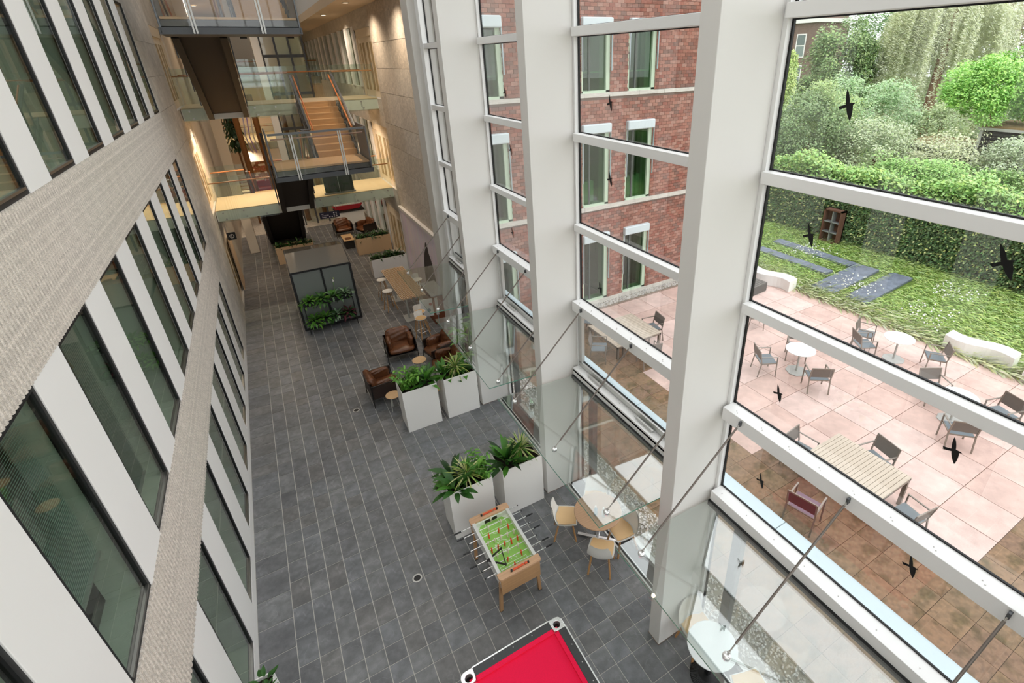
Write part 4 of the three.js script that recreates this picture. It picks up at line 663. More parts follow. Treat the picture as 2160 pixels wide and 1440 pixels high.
  blobTree('tree', 'dark tree at the top of the view behind the willow', 'tree', [54, 10.5, -29.5], [4, 6, 5.5], 18360, 0.245, hsl(0.27, 0.3, 0.34), 'garden trees');
  blobTree('shrub', 'pale bush in front of the dome tree', 'shrub', [33, 3.6, -14.2], [2.2, 2.2, 2.6], 12600, 0.129, hsl(0.23, 0.32, 0.38), G);
  blobTree('shrub', 'dark bush right behind the black garden shed', 'shrub', [34, 3.8, -11.0], [2.0, 2.4, 2.6], 12600, 0.129, hsl(0.27, 0.34, 0.26), G);
  blobTree('tree', 'large pale tree filling the view behind the willow strands', 'tree', [52, 6.5, -23], [3.5, 6.5, 6.5], 16000, 0.3, hsl(0.22, 0.3, 0.42), 'garden trees');
  // weeping willow
  const wl = thing('willow_tree', 'pale green weeping willow with long hanging strands', 'tree', [42, 0, -19.8], 0, 'garden trees'), st = [];
  const clump = []; for (let i = 0; i < 80; i++) clump.push([rr(0, 6.28), Math.sqrt(rnd()) * 3.4]);
  for (let i = 0; i < 900; i++) { const q = clump[i % 80], a = q[0] + rr(-0.1, 0.1), r = q[1] + rr(-0.3, 0.3); st.push([Math.cos(a) * r, 12.0 - r * r * 0.16 + rr(-0.6, 0.6), Math.sin(a) * r * 1.05, rr(2.5, 8.5) * (0.55 + 0.1 * r)]); }
  scatter('foliage', wl, willowI, leafIM, 95000, (q) => { const s = st[Math.floor(rnd() * st.length)], k = rnd(); q.position.set(s[0] * (1 + 0.12 * k) + rr(-0.1, 0.1), Math.max(0.6, s[1] - s[3] * k), s[2] * (1 + 0.12 * k) + rr(-0.1, 0.1)); q.rotation.set(rr(1.35, 1.62), rr(0, 6.28), 0); q.scale.setScalar(rr(0.16, 0.34)); }, hsl(0.195, 0.32, 0.57, 0.02, 0.06, 0.1));
  part(wl, 'trunk', rod([0, 0, 0], [0, 11, 0], 0.45, 0.2), M.brownWood);
  // garden sheds with plant roofs
  for (const [x, z, y, w, l] of [[29, -9.2, 4.85, 1.9, 'black louvred garden shed with a dry plant roof'], [28.5, -11.6, 3.9, 2.4, 'low shed with a sloping dry plant roof left of the black shed']]) {
    const s = thing('garden_shed', l, 'shed', [x, 0, z]); part(s, 'wall', boxAt(0, 3, 0, y, 0, -w), std(0x2c2d2f, 0.8)); const sl = boxAt(-0.04, 0, 0, 0.1, -0.06, -w + 0.06); for (let k = 0; k < 9; k++) part(s, 'louvre', sl, std(0x3a3c3e, 0.6), [-0.01, y - 0.2 - k * 0.17, 0], [0, 0, 0.25]);
    part(s, 'corner_post', boxAt(-0.08, 0.06, 0, y, 0.06, -0.06), M.greyLight); part(s, 'corner_post', boxAt(-0.08, 0.06, 0, y, -w + 0.06, -w - 0.06), M.greyLight); part(s, 'roof_edge', boxAt(-0.15, 3.1, y, y + 0.12, 0.15, -w - 0.15), M.greyLight); part(s, 'plant_roof', uvm(boxAt(-0.1, 3.0, y + 0.12, y + 0.2, 0.1, -w - 0.1), 1), std(0xa98f62, 0.95, { map: T.grit }));
  }
  // brown brick houses far behind
  const house = (x, z, w, h, label) => { const t = thing('house', label, 'house', [x, 0, z]); part(t, 'wall', uvm(boxAt(0, 6, 0, h, 0, -w), 0.5), std(0x8b7468, 0.9, { map: T.grit })); part(t, 'cornice', boxAt(-0.4, 6.2, h, h + 0.4, 0.3, -w - 0.3), M.white); part(t, 'parapet', boxAt(0.2, 5.8, h + 0.4, h + 0.9, -0.2, -w + 0.2), std(0x7a665c, 0.9));
    for (const k of [0.25, 0.6]) part(t, 'chimney', boxAt(1, 1.9, h + 0.4, h + 2.2, -w * k, -w * k - 1.0), std(0xa06a55, 0.9));
    for (let f = 0; f < 4; f++) for (let i = 0; i < Math.floor(w / 3); i++) { const y = h - 3.6 - f * 3.3, zz = -1.2 - i * 3; if (y < 0) continue; const wd = part(t, 'window', boxAt(-0.06, 0.05, y, y + 2.5, zz, zz - 1.3), M.white); part(wd, 'pane', boxAt(-0.075, -0.06, y + 0.12, y + 1.2, zz - 0.14, zz - 1.16), std(0x6f7f78, 0.15)); part(wd, 'pane', boxAt(-0.075, -0.06, y + 1.32, y + 2.38, zz - 0.14, zz - 1.16), std(0x55655f, 0.15)); } };
  house(58, -41.2, 12, 11.2, 'brown brick town house with white windows far behind the garden at upper left');
}
// ================================================================ PLANTS
const leafCache = {};
const leafG = (len, wid, droop, seg = 4) => leafCache[[len, wid, droop, seg]] ??= leafShape(len, wid, droop, seg);
function rosette(t, n, len, wid, mats, o = {}) {                       // broad leaves from one crown, each a part
  const { e0 = 0.2, e1 = 1.3, x = 0, y = 0, z = 0, droop = [0.15, 0.4, 0.7], stalk = 0.12 } = o;
  for (let i = 0; i < n; i++) {
    const f = (i + 0.5) / n, el = e0 + (e1 - e0) * f, az = i * 2.399 + rr(-0.3, 0.3), s = rr(0.75, 1.1);
    const m = part(t, 'leaf', leafG(len, wid, pick(droop)), pick(mats), [x + Math.sin(az) * stalk * Math.cos(el), y + Math.sin(el) * stalk, z + Math.cos(az) * stalk * Math.cos(el)]);
    m.rotation.set(0, 0, 0); m.quaternion.setFromEuler(new THREE.Euler(-el, az, rr(-0.25, 0.25), 'YXZ')); m.scale.setScalar(s);
  }
}
function broadPlant(label, pos, n = 24, len = 0.34, wid = 0.1, mats = [L.deep, L.mid], o = {}) { const t = thing('broadleaf_plant', label, 'plant', pos, rr(0, 6), 'plants in the white planters'); rosette(t, n, len, wid, mats, o); part(t, 'crown', cyl(0.035, 0.1, 8), L.deep, [0, 0.03, 0]); return t; }
function spikyPlant(label, pos, n = 46, len = 0.36, mats = [L.lime, L.stripe, L.mid], h = 0.22) {
  const t = thing('dracaena', label, 'plant', pos, 0, 'plants in the white planters'); part(t, 'stem', rod([0, -0.02, 0], [0, h, 0], 0.016), M.brownWood);
  rosette(t, n, len, 0.026, mats, { e0: -0.5, e1: 1.45, y: h, droop: [0.1, 0.35, 0.6], stalk: 0.02 }); return t;
}
function stemPlant(label, pos, stems = 7, h = 0.5, mats = [L.fresh, L.mid], lean = 0.4, leafLen = 0.13) {
  const t = thing('leafy_plant', label, 'plant', pos, 0, 'plants in the white planters');
  for (let i = 0; i < stems; i++) {
    const az = i * 2.399 + rr(-0.4, 0.4), l = lean * rr(0.3, 1), hh = h * rr(0.65, 1.1), p = (k) => [Math.sin(az) * l * hh * k * k, hh * k - 0.01, Math.cos(az) * l * hh * k * k];
    const s = part(t, 'stem', tube([p(0), p(0.4), p(0.75), p(1)], 0.006, 10, 5), L.mid);
    for (let j = 0; j < 13; j++) { const k = 0.25 + 0.75 * j / 12, q = part(s, 'leaf', leafG(leafLen, leafLen * 0.42, pick([0.2, 0.5])), pick(mats), p(k)); q.quaternion.setFromEuler(new THREE.Euler(rr(-0.7, 0.3), az + (j % 2 ? 1.3 : -1.3) + rr(-0.6, 0.6), 0, 'YXZ')); q.scale.setScalar(rr(0.7, 1.15)); }
  }
  return t;
}
function hedgeRow(label, pos, w, d, n, mats, size = 0.2) {              // dense low greenery of a long planter, merged by tone
  const t = thing('planter_greenery', label, 'plants', pos, 0, 'greenery in the long planters'), lists = mats.map(() => []);
  for (let i = 0; i < n; i++) { const k = i % mats.length; lists[k].push(leafShape(size * rr(0.7, 1.4), size * 0.28, 0.5, 3).rotateX(rr(-1.3, 0.1)).rotateY(rr(0, 6.28)).translate(rr(-w / 2, w / 2), rr(-0.02, 0.08), rr(-d / 2, d / 2))); }
  lists.forEach((g, k) => { const m = part(t, 'foliage', merge(g), mats[k]); m.userData.kind = 'stuff'; }); return t;
}
function tub(name, label, x0, x1, z0, z1, h, mat, group, fill = 0.1) {   // open box planter with rim and soil
  const t = thing(name, label, 'planter', [(x0 + x1) / 2, 0, (z0 + z1) / 2], 0, group), w = Math.abs(x1 - x0), d = Math.abs(z1 - z0), k = 0.018;
  part(t, 'tub', merge([rboxAt(-w / 2, w / 2, 0, h, d / 2 - k, d / 2, 0.004, 1), rboxAt(-w / 2, w / 2, 0, h, -d / 2, -d / 2 + k, 0.004, 1), rboxAt(-w / 2, -w / 2 + k, 0, h, -d / 2 + k, d / 2 - k, 0.004, 1), rboxAt(w / 2 - k, w / 2, 0, h, -d / 2 + k, d / 2 - k, 0.004, 1), boxAt(-w / 2 + k, w / 2 - k, 0.01, 0.04, -d / 2 + k, d / 2 - k)]), mat);
  part(t, 'soil', uvm(boxAt(-w / 2 + k, w / 2 - k, h - fill - 0.1, h - fill, -d / 2 + k, d / 2 - k), 2), M.soil); return t;
}
{
  const g = 'tall white planters', H = 1.175;
  tub('planter', 'tall white planter standing right behind the football table', 1.45, 2.30, -6.9, -7.52, H, M.planter, g);
  tub('planter', 'tall white planter between the football table planter and the column', 2.51, 3.37, -6.9, -7.52, H, M.planter, g);
  tub('planter', 'tall white planter in front of the leather two-seater', 1.51, 2.36, -10.49, -11.12, H, M.planter, g);
  tub('planter', 'tall white planter beside the column, under the third canopy', 2.535, 3.39, -10.49, -11.12, H, M.planter, g);
  tub('planter', 'white planter with brown chips at the bottom edge against the ribbed wall', -1.9, -1.55, -2.6, -5.5, 0.9, M.planter, g, 0.06);
  const y = H - 0.1;
  broadPlant('broad-leaved plant hanging over the left front corner of the planter behind the football table', [1.62, y, -7.02], 22, 0.36, 0.12, [L.deep, L.mid], { e0: 0.25, e1: 1.2 });
  broadPlant('broad-leaved plant at the back of the planter behind the football table', [1.68, y, -7.35], 16, 0.38, 0.13, [L.deep, L.dark], { e0: 0.3, e1: 1.3 });
  spikyPlant('spiky yellow-striped dracaena in the planter behind the football table', [1.88, y, -7.12], 60, 0.40);
  stemPlant('light green small-leaved plant at the right of the planter behind the football table', [2.12, y, -7.2], 12, 0.52, [L.fresh, L.mid], 0.55, 0.12);
  stemPlant('trailing small-leaved plant at the right front of the planter behind the football table', [2.2, y, -7.02], 6, 0.34, [L.fresh, L.mid], 0.8, 0.11);
  broadPlant('glossy dark green rosette with long leaves in the planter by the column', [2.72, y, -7.15], 34, 0.46, 0.11, [L.deep, L.mid, L.dark], { e0: 0.25, e1: 1.45, droop: [0.1, 0.25, 0.45] });
  spikyPlant('spiky striped dracaena leaning under the canopy by the column', [3.05, y, -7.2], 70, 0.36, [L.stripe, L.lime, L.mid]);
  stemPlant('light green feathery plant at the left of the planter by the two-seater', [1.66, y, -10.72], 13, 0.5, [L.fresh, L.mid], 0.9, 0.13);
  stemPlant('light green arching plant in the middle of the planter by the two-seater', [1.9, y, -10.85], 12, 0.55, [L.fresh, L.mid], 0.6, 0.14);
  broadPlant('upright broad-leaved plant at the right of the planter by the two-seater', [2.15, y, -10.78], 26, 0.40, 0.11, [L.deep, L.mid], { e0: 0.25, e1: 1.4 });
  broadPlant('broad-leaved plant at the left of the planter under the third canopy', [2.68, y, -10.85], 24, 0.40, 0.12, [L.deep, L.mid], { e0: 0.1, e1: 1.3 });
  spikyPlant('spiky dracaena in the middle of the planter under the third canopy', [2.95, y, -10.75], 60, 0.42);
  broadPlant('round-leaved plant spilling over the right of the planter under the third canopy', [3.1, y, -10.75], 22, 0.22, 0.15, [L.mid, L.deep], { e0: 0.2, e1: 1.2 });
  // the tall light plant under the third canopy
  { const t = thing('tall_plant', 'tall pale green plant with hand-shaped leaves reaching up to the third canopy', 'plant', [3.62, 0, -11.62]);
    part(t, 'pot', lathe([[0, 0], [0.16, 0], [0.2, 0.42], [0.17, 0.42], [0.16, 0.36], [0, 0.36]], 28), M.planter); part(t, 'soil', cyl(0.16, 0.02, 20), M.soil, [0, 0.36, 0]);
    for (let i = 0; i < 11; i++) { const az = i * 2.399, h = rr(1.1, 2.2), r = rr(0.2, 0.48), a = [0, 0.36, 0], b = [Math.sin(az) * r * 0.4, h * 0.7, Math.cos(az) * r * 0.4], c = [Math.sin(az) * r, h, Math.cos(az) * r]; const s = part(t, 'stem', tube([a, b, c], 0.01, 12, 5), L.mid);
      for (let j = 0; j < 8; j++) { const q = part(s, 'leaf', leafG(0.3, 0.085, 0.35), pick([L.palm, L.fresh]), c); q.quaternion.setFromEuler(new THREE.Euler(rr(-0.5, 0.3), az + (j - 3.5) * 0.6, 0, 'YXZ')); q.scale.setScalar(rr(0.7, 1.1)); } } }
  broadPlant('pale broad-leaved plant at the near part of the bottom-edge planter', [-1.64, 0.84, -4.95], 14, 0.16, 0.13, [L.fresh, L.mid], { e0: 0.1, e1: 1.3 });
  spikyPlant('dark spiky plant in the bottom-edge planter against the ribbed wall', [-1.68, 0.84, -5.2], 46, 0.22, [L.dark, L.deep], 0.08);
  broadPlant('single dark-leaved seedling at the far corner of the bottom-edge planter', [-1.65, 0.84, -5.38], 8, 0.16, 0.07, [L.deep], { e0: 0.3, e1: 1.3 });
  broadPlant('broad-leaved plant at the near end of the bottom-edge planter', [-1.66, 0.84, -4.45], 18, 0.2, 0.14, [L.fresh, L.deep]);
  // long low planters further back
  tub('planter', 'low white trough planter at the head of the slatted bar table', 2.92, 4.4, -21.2, -21.75, 0.8, M.planter, 'low trough planters', 0.05); hedgeRow('dark leafy greenery in the white trough by the bar table', [3.6, 0.76, -21.5], 1.15, 0.4, 150, [L.dark, L.deep], 0.24);
  tub('planter', 'low tan trough planter in front of the cream door', 2.9, 4.46, -24.5, -25.05, 0.8, M.planterTan, 'low trough planters', 0.05); hedgeRow('dark leafy greenery in the tan trough by the cream door', [3.68, 0.76, -24.77], 1.45, 0.45, 150, [L.dark, L.deep], 0.24);
  tub('planter', 'low tan trough planter behind the plant house', -0.45, 1.13, -25.3, -25.85, 0.8, M.planterTan, 'low trough planters', 0.05); hedgeRow('dark leafy greenery in the tan trough behind the plant house', [0.34, 0.76, -25.57], 1.5, 0.45, 140, [L.dark, L.deep], 0.22);
}

// ================================================================ FOOTBALL TABLE
{
  const t = thing('football_table', 'wooden table football game with green pitch beside the tall planters', 'game table', [1.98, 0, -5.745]);
  const W = 0.74, D = 1.39, H = 0.9, x = W / 2, z = D / 2;
  part(t, 'end_wall', uvm(rboxAt(-x + 0.02, x - 0.02, 0.52, H - 0.03, z - 0.05, z - 0.02, 0.006, 1), 1), M.foosWood); part(t, 'end_wall', uvm(rboxAt(-x + 0.02, x - 0.02, 0.52, H - 0.03, -z + 0.02, -z + 0.05, 0.006, 1), 1), M.foosWood);
  for (const s of [-1, 1]) { part(t, 'side_wall', boxAt(s * (x - 0.06), s * (x - 0.03), 0.62, H - 0.005, -z + 0.04, z - 0.04), M.whiteGloss); part(t, 'side_rail', rboxAt(s * (x - 0.075), s * (x - 0.02), H - 0.02, H + 0.004, -z + 0.1, z - 0.1, 0.005, 1), M.whiteAlu); }
  part(t, 'under_board', uvm(boxAt(-x + 0.06, x - 0.06, 0.52, 0.56, -z + 0.05, z - 0.05), 1), M.foosWood);
  const endTop = (s) => { const sh = new THREE.Shape(), r = 0.05; sh.moveTo(-x, 0); sh.lineTo(-x, 0.08); sh.quadraticCurveTo(-x, 0.13, -x + r, 0.13); sh.lineTo(x - r, 0.13); sh.quadraticCurveTo(x, 0.13, x, 0.08); sh.lineTo(x, 0); sh.closePath(); const g = new THREE.ExtrudeGeometry(sh, { depth: 0.03, bevelEnabled: true, bevelThickness: 0.003, bevelSize: 0.003, bevelSegments: 1 }); g.rotateX(PI / 2); if (s < 0) g.rotateY(PI); g.translate(0, H + 0.012, s * (z - 0.13)); return uvm(g, 1); };
  for (const s of [-1, 1]) { const e = part(t, 'end_board', endTop(s), std(0xd9b08e, 0.45, { map: T.wood }));
    const bead = cyl(0.016, 0.022, 12).rotateZ(PI / 2); part(e, 'score_wire', rod([-0.13, H + 0.035, s * (z - 0.06)], [0.15, H + 0.035, s * (z - 0.06)], 0.004), M.black);
    for (let i = 0; i < 10; i++) part(e, 'score_bead', bead, M.orange, [-0.1 + i * 0.023 + (i > 7 ? 0.02 : 0), H + 0.035, s * (z - 0.06)]);
    for (const bx of [-0.14, 0.16]) part(e, 'score_post', rbox(0.03, 0.045, 0.03, 0.006, 1), M.black, [bx, H + 0.028, s * (z - 0.06)]); }
  const pitch = canvasTex(512, 896, (c, w, h) => { c.fillStyle = '#e9efe0'; c.fillRect(0, 0, w, h); c.fillStyle = '#9bd264'; c.beginPath(); c.moveTo(110, 0); c.lineTo(w - 110, 0); c.lineTo(w, 110); c.lineTo(w, h - 110); c.lineTo(w - 110, h); c.lineTo(110, h); c.lineTo(0, h - 110); c.lineTo(0, 110); c.closePath(); c.fill();
    c.strokeStyle = '#eef6e6'; c.lineWidth = 6; c.beginPath(); c.arc(w / 2, h / 2, 78, 0, 7); c.stroke(); for (const s of [0, 1]) { const Y = (v) => s ? h - v : v; c.strokeRect(w * 0.12, Math.min(Y(0), Y(165)), w * 0.76, 165); c.strokeRect(w * 0.3, Math.min(Y(0), Y(70)), w * 0.4, 70); c.beginPath(); if (s) c.arc(w / 2, h - 165, 75, PI * 1.1, PI * 1.9); else c.arc(w / 2, 165, 75, PI * 0.1, PI * 0.9); c.stroke(); c.fillStyle = '#eef6e6'; c.beginPath(); c.arc(w / 2, Y(215), 8, 0, 7); c.fill(); }
    c.fillStyle = '#eef6e6'; c.font = 'bold 42px sans-serif'; c.textAlign = 'center'; [...'FUTBOL'].forEach((q, i) => { c.save(); c.translate(w / 2, h / 2); c.rotate(-0.2 + 2.0 - i * 0.42); c.translate(0, 122); c.fillText(q, 0, 0); c.restore(); }); [...'MEJOR'].forEach((q, i) => { c.save(); c.translate(w / 2, h / 2); c.rotate(-1.6 + i * 0.42); c.translate(0, -95); c.fillText(q, 0, 0); c.restore(); }); });
  const pg = new THREE.PlaneGeometry(W - 0.12, D - 0.2).rotateX(-PI / 2); part(t, 'pitch', pg, std(0xffffff, 0.5, { map: pitch }), [0, 0.762, 0]); part(t, 'pitch_board', boxAt(-x + 0.06, x - 0.06, 0.74, 0.76, -z + 0.05, z - 0.05), M.whiteGloss);
  for (const s of [-1, 1]) { part(t, 'goal_wall', boxAt(-x + 0.06, x - 0.06, 0.76, H, s * (z - 0.13), s * (z - 0.1)), M.whiteGloss); part(t, 'goal_mouth', rbox(0.24, 0.075, 0.012, 0.005, 2), M.stairSide, [0, 0.815, s * (z - 0.133)]); }
  const fig = merge([lathe([[0, 0], [0.012, 0.002], [0.013, 0.03], [0.019, 0.055], [0.017, 0.075], [0.008, 0.08], [0.013, 0.092], [0.011, 0.108], [0, 0.113]], 12).translate(0, -0.075, 0), box(0.018, 0.012, 0.03).translate(0, -0.072, 0.004)]);
  const rods = [[-6.31, -1, 1, 0, [0]], [-6.155, -1, 1, 0, [-0.11, 0.13]], [-6.0, 1, 0, 1, [-0.17, 0.02, 0.2]], [-5.85, -1, 1, 0, [-0.24, -0.12, 0.0, 0.12, 0.24]], [-5.7, 1, 0, 1, [-0.24, -0.12, 0.0, 0.12, 0.24]], [-5.55, -1, 1, 0, [-0.2, -0.01, 0.18]], [-5.4, 1, 0, 1, [-0.08, 0.17]], [-5.25, 1, 0, 1, [-0.02]]];
  rods.forEach(([wz, hs, , or, men]) => {
    const zz = wz + 5.745, r = part(t, 'rod', rod([-hs * 0.58 + (hs > 0 ? rr(0, 0.08) : rr(-0.08, 0)), 0.85, zz], [hs * 0.56, 0.85, zz], 0.0075), M.chrome);
    part(r, 'grip', rod([hs * 0.56, 0.85, zz], [hs * 0.69, 0.85, zz], 0.015, 0.012), M.black); part(r, 'cap', rod([-hs * 0.53, 0.85, zz], [-hs * 0.545, 0.85, zz], 0.012), M.black);
    for (const mx of men) part(r, 'player', fig, or ? M.orange : M.cream, [mx, 0.852, zz], [rr(-0.25, 0.25), 0, 0]);
  });
  for (const sx of [-1, 1]) for (const sz of [-1, 1]) { const l = part(t, 'leg', bar([sx * (x - 0.05), 0.72, sz * (z - 0.12)], [sx * (x - 0.005), 0.02, sz * (z - 0.13)], 0.055, 0.05), M.foosWood); part(l, 'foot', boxAt(sx * (x - 0.005) - 0.028, sx * (x - 0.005) + 0.028, 0, 0.02, sz * (z - 0.13) - 0.026, sz * (z - 0.13) + 0.026), M.black); }
  const rk = thing('triangle_rack', 'black triangular billiard rack lying across the football pitch rods', 'rack', [1.764, 0.878, -5.475]);
  const rp = [[0.115, 0, -0.137], [-0.173, 0, -0.044], [0.057, 0, 0.18]]; for (let i = 0; i < 3; i++) part(rk, 'side', bar(rp[i], rp[(i + 1) % 3], 0.013, 0.034), M.stairSide); rp.forEach((p) => part(rk, 'corner', cyl(0.014, 0.036, 10), M.black, p));
}
// ================================================================ POOL TABLE
{
  const x0 = 0.60, x1 = 2.16, z0 = -4.15, z1 = -1.45, H = 0.82, t = thing('pool_table', 'pool table with red cloth, dark rails and chrome corners at the bottom edge', 'pool table', [(x0 + x1) / 2, 0, (z0 + z1) / 2]);
  const X = (x1 - x0) / 2, Z = (z1 - z0) / 2, rw = 0.12;
  part(t, 'bed_cloth', uvm(boxAt(-X + 0.1, X - 0.1, H - 0.09, H - 0.045, -Z + 0.1, Z - 0.1), 2), M.cloth);
  part(t, 'cabinet', rboxAt(-X + 0.12, X - 0.12, 0.4, H - 0.1, -Z + 0.12, Z - 0.12, 0.02, 2), M.stairSide);
  const railM = std(0x3b3d40, 0.35, { map: T.wood });
  const cush = (len) => { const s = new THREE.Shape([[0, 0], [0.06, -0.012], [0.055, -0.045], [0, -0.045]].map((p) => new THREE.Vector2(...p))); return new THREE.ExtrudeGeometry(s, { depth: len, bevelEnabled: false }).translate(0, 0, -len / 2); };
  const rail = (cx, cz, len, ry) => { const g = part(t, 'rail', uvm(rbox(rw, 0.06, len, 0.01, 2), 1), railM, [cx, H - 0.03, cz], [0, ry, 0]); part(g, 'cushion', cush(len - 0.02).translate(rw / 2, 0.028, 0), M.clothRail);
    part(g, 'chrome_edge', boxAt(-rw / 2 - 0.012, -rw / 2 + 0.006, -0.05, 0.034, -len / 2, len / 2), M.chrome); for (const f of [-0.25, 0, 0.25]) part(g, 'sight', cyl(0.006, 0.004, 10), M.white, [-0.01, 0.031, f * len]); };
  const cs = 0.18; rail(0, -Z + rw / 2, 2 * X - 2 * cs, -PI / 2); rail(0, Z - rw / 2, 2 * X - 2 * cs, PI / 2);
  for (const s of [-1, 1]) for (const q of [-1, 1]) { const len = Z - cs - 0.08; rail(s * (X - rw / 2), q * (0.08 + len / 2), len, s > 0 ? PI : 0); }
  for (const sx of [-1, 1]) for (const sz of [-1, 1]) {
    const sh = new THREE.Shape(); sh.moveTo(0.01, 0); sh.lineTo(cs + 0.005, 0); sh.lineTo(cs + 0.005, rw); sh.lineTo(rw + 0.02, rw + 0.0); sh.absarc(0.1, 0.1, 0.062, 0.4, PI / 2 + 1.2, true); sh.lineTo(rw, cs + 0.005); sh.lineTo(0, cs + 0.005); sh.lineTo(0, 0.08); sh.quadraticCurveTo(0, 0, 0.08, 0);
    const h = new THREE.Path(); h.absarc(0.098, 0.098, 0.058, 0, 2 * PI); const s2 = new THREE.Shape(); s2.moveTo(0.09, 0); s2.lineTo(cs, 0); s2.lineTo(cs, rw - 0.005); s2.lineTo(0.168, 0.168); s2.lineTo(rw - 0.005, cs); s2.lineTo(0, cs); s2.lineTo(0, 0.09); s2.quadraticCurveTo(0, 0, 0.09, 0); s2.holes.push(h);
    const g = new THREE.ExtrudeGeometry(s2, { depth: 0.07, bevelEnabled: true, bevelThickness: 0.006, bevelSize: 0.006, bevelSegments: 2, curveSegments: 14 }); g.rotateX(-PI / 2);
    const m = part(t, 'corner_cap', g, M.chrome, [sx * X, H - 0.072, sz * Z]); m.rotation.y = sx < 0 ? (sz < 0 ? -PI / 2 : 0) : (sz < 0 ? PI : PI / 2);
    part(t, 'pocket', lathe([[0.058, 0], [0.055, -0.09], [0, -0.1]], 24), std(0x1a0c0e, 0.8, { side: THREE.DoubleSide }), [sx * (X - 0.098), H + 0.002, sz * (Z - 0.098)]);
  }
  for (const s of [-1, 1]) part(t, 'pocket', lathe([[0.05, 0], [0.05, -0.09], [0, -0.1]], 20), std(0x1a0c0e, 0.8, { side: THREE.DoubleSide }), [s * (X - 0.045), H - 0.005, 0]);
  for (const sx of [-1, 1]) for (const sz of [-1, 1]) part(t, 'leg', rboxAt(-0.08, 0.08, 0, 0.42, -0.08, 0.08, 0.01, 1), M.stairSide, [sx * (X - 0.26), 0, sz * (Z - 0.3)]);
}
// ================================================================ SHELL CHAIRS AND ROUND TABLES
function shellGeo(inner) {
  // profile from front edge over the seat up the back; u across
  const prof = [[0.22, 0.435], [0.16, 0.447], [0.0, 0.435], [-0.14, 0.43], [-0.2, 0.455], [-0.235, 0.53], [-0.25, 0.62], [-0.262, 0.72], [-0.268, 0.79]], wd = [0.2, 0.225, 0.235, 0.23, 0.225, 0.22, 0.21, 0.19, 0.15], cu = [0.01, 0.02, 0.03, 0.045, 0.07, 0.06, 0.05, 0.045, 0.04];
  const n = inner ? 5 : prof.length, m = 8, pos = [], idx = [], off = inner ? 0.006 : 0, sc = inner ? 0.9 : 1;
  for (let i = 0; i < n; i++) for (let j = 0; j <= m; j++) { const u = j / m * 2 - 1, b = i >= 4; pos.push(u * wd[i] * sc, prof[i][1] + (b ? 0 : cu[i] * u * u) + (b ? 0 : off), prof[i][0] * (inner ? 0.92 : 1) + (b ? cu[i] * u * u + off : 0)); }
  for (let i = 0; i + 1 < n; i++) for (let j = 0; j < m; j++) { const a = i * (m + 1) + j; idx.push(a, a + 1, a + m + 1, a + 1, a + m + 2, a + m + 1); }
  const g = new THREE.BufferGeometry(); g.setAttribute('position', new THREE.Float32BufferAttribute(pos, 3)); g.setIndex(idx); g.computeVertexNormals();
  const q = g.clone(), p = q.attributes.position, nn = g.attributes.normal; for (let i = 0; i < p.count; i++) p.setXYZ(i, p.getX(i) - nn.getX(i) * 0.012 * (inner ? 0.4 : 1), p.getY(i) - nn.getY(i) * 0.012 * (inner ? 0.4 : 1), p.getZ(i) - nn.getZ(i) * 0.012 * (inner ? 0.4 : 1));
  const ar = Array.from(q.index.array); for (let i = 0; i < ar.length; i += 3) { const k = ar[i]; ar[i] = ar[i + 1]; ar[i + 1] = k; } q.setIndex(ar); q.computeVertexNormals();
  return uvm(merge([g, q]), 1);
}
const shellM = std(0xeceae5, 0.4, { side: THREE.DoubleSide }), padM = std(0xe9c391, 0.5, { side: THREE.DoubleSide });
const shellO = shellGeo(false), shellI = shellGeo(true);
function shellChair(label, pos, turn, group) {
  const t = thing('shell_chair', label, 'chair', pos, turn, group); part(t, 'shell', shellO, shellM); part(t, 'seat_pad', shellI, padM, [0, 0.004, 0]);
  for (const [a, b, c, d] of [[-0.15, 0.13, -0.2, 0.2], [0.15, 0.13, 0.2, 0.2], [-0.15, -0.12, -0.2, -0.22], [0.15, -0.12, 0.2, -0.22]]) part(t, 'leg', rod([a, 0.435, b], [c, 0, d], 0.018, 0.018, 10).clone(), M.oak);
  part(t, 'underframe', merge([bar([-0.16, 0.42, 0.13], [0.16, 0.42, 0.13], 0.03, 0.02), bar([-0.16, 0.42, -0.12], [0.16, 0.42, -0.12], 0.03, 0.02)]), M.oak); return t;
}
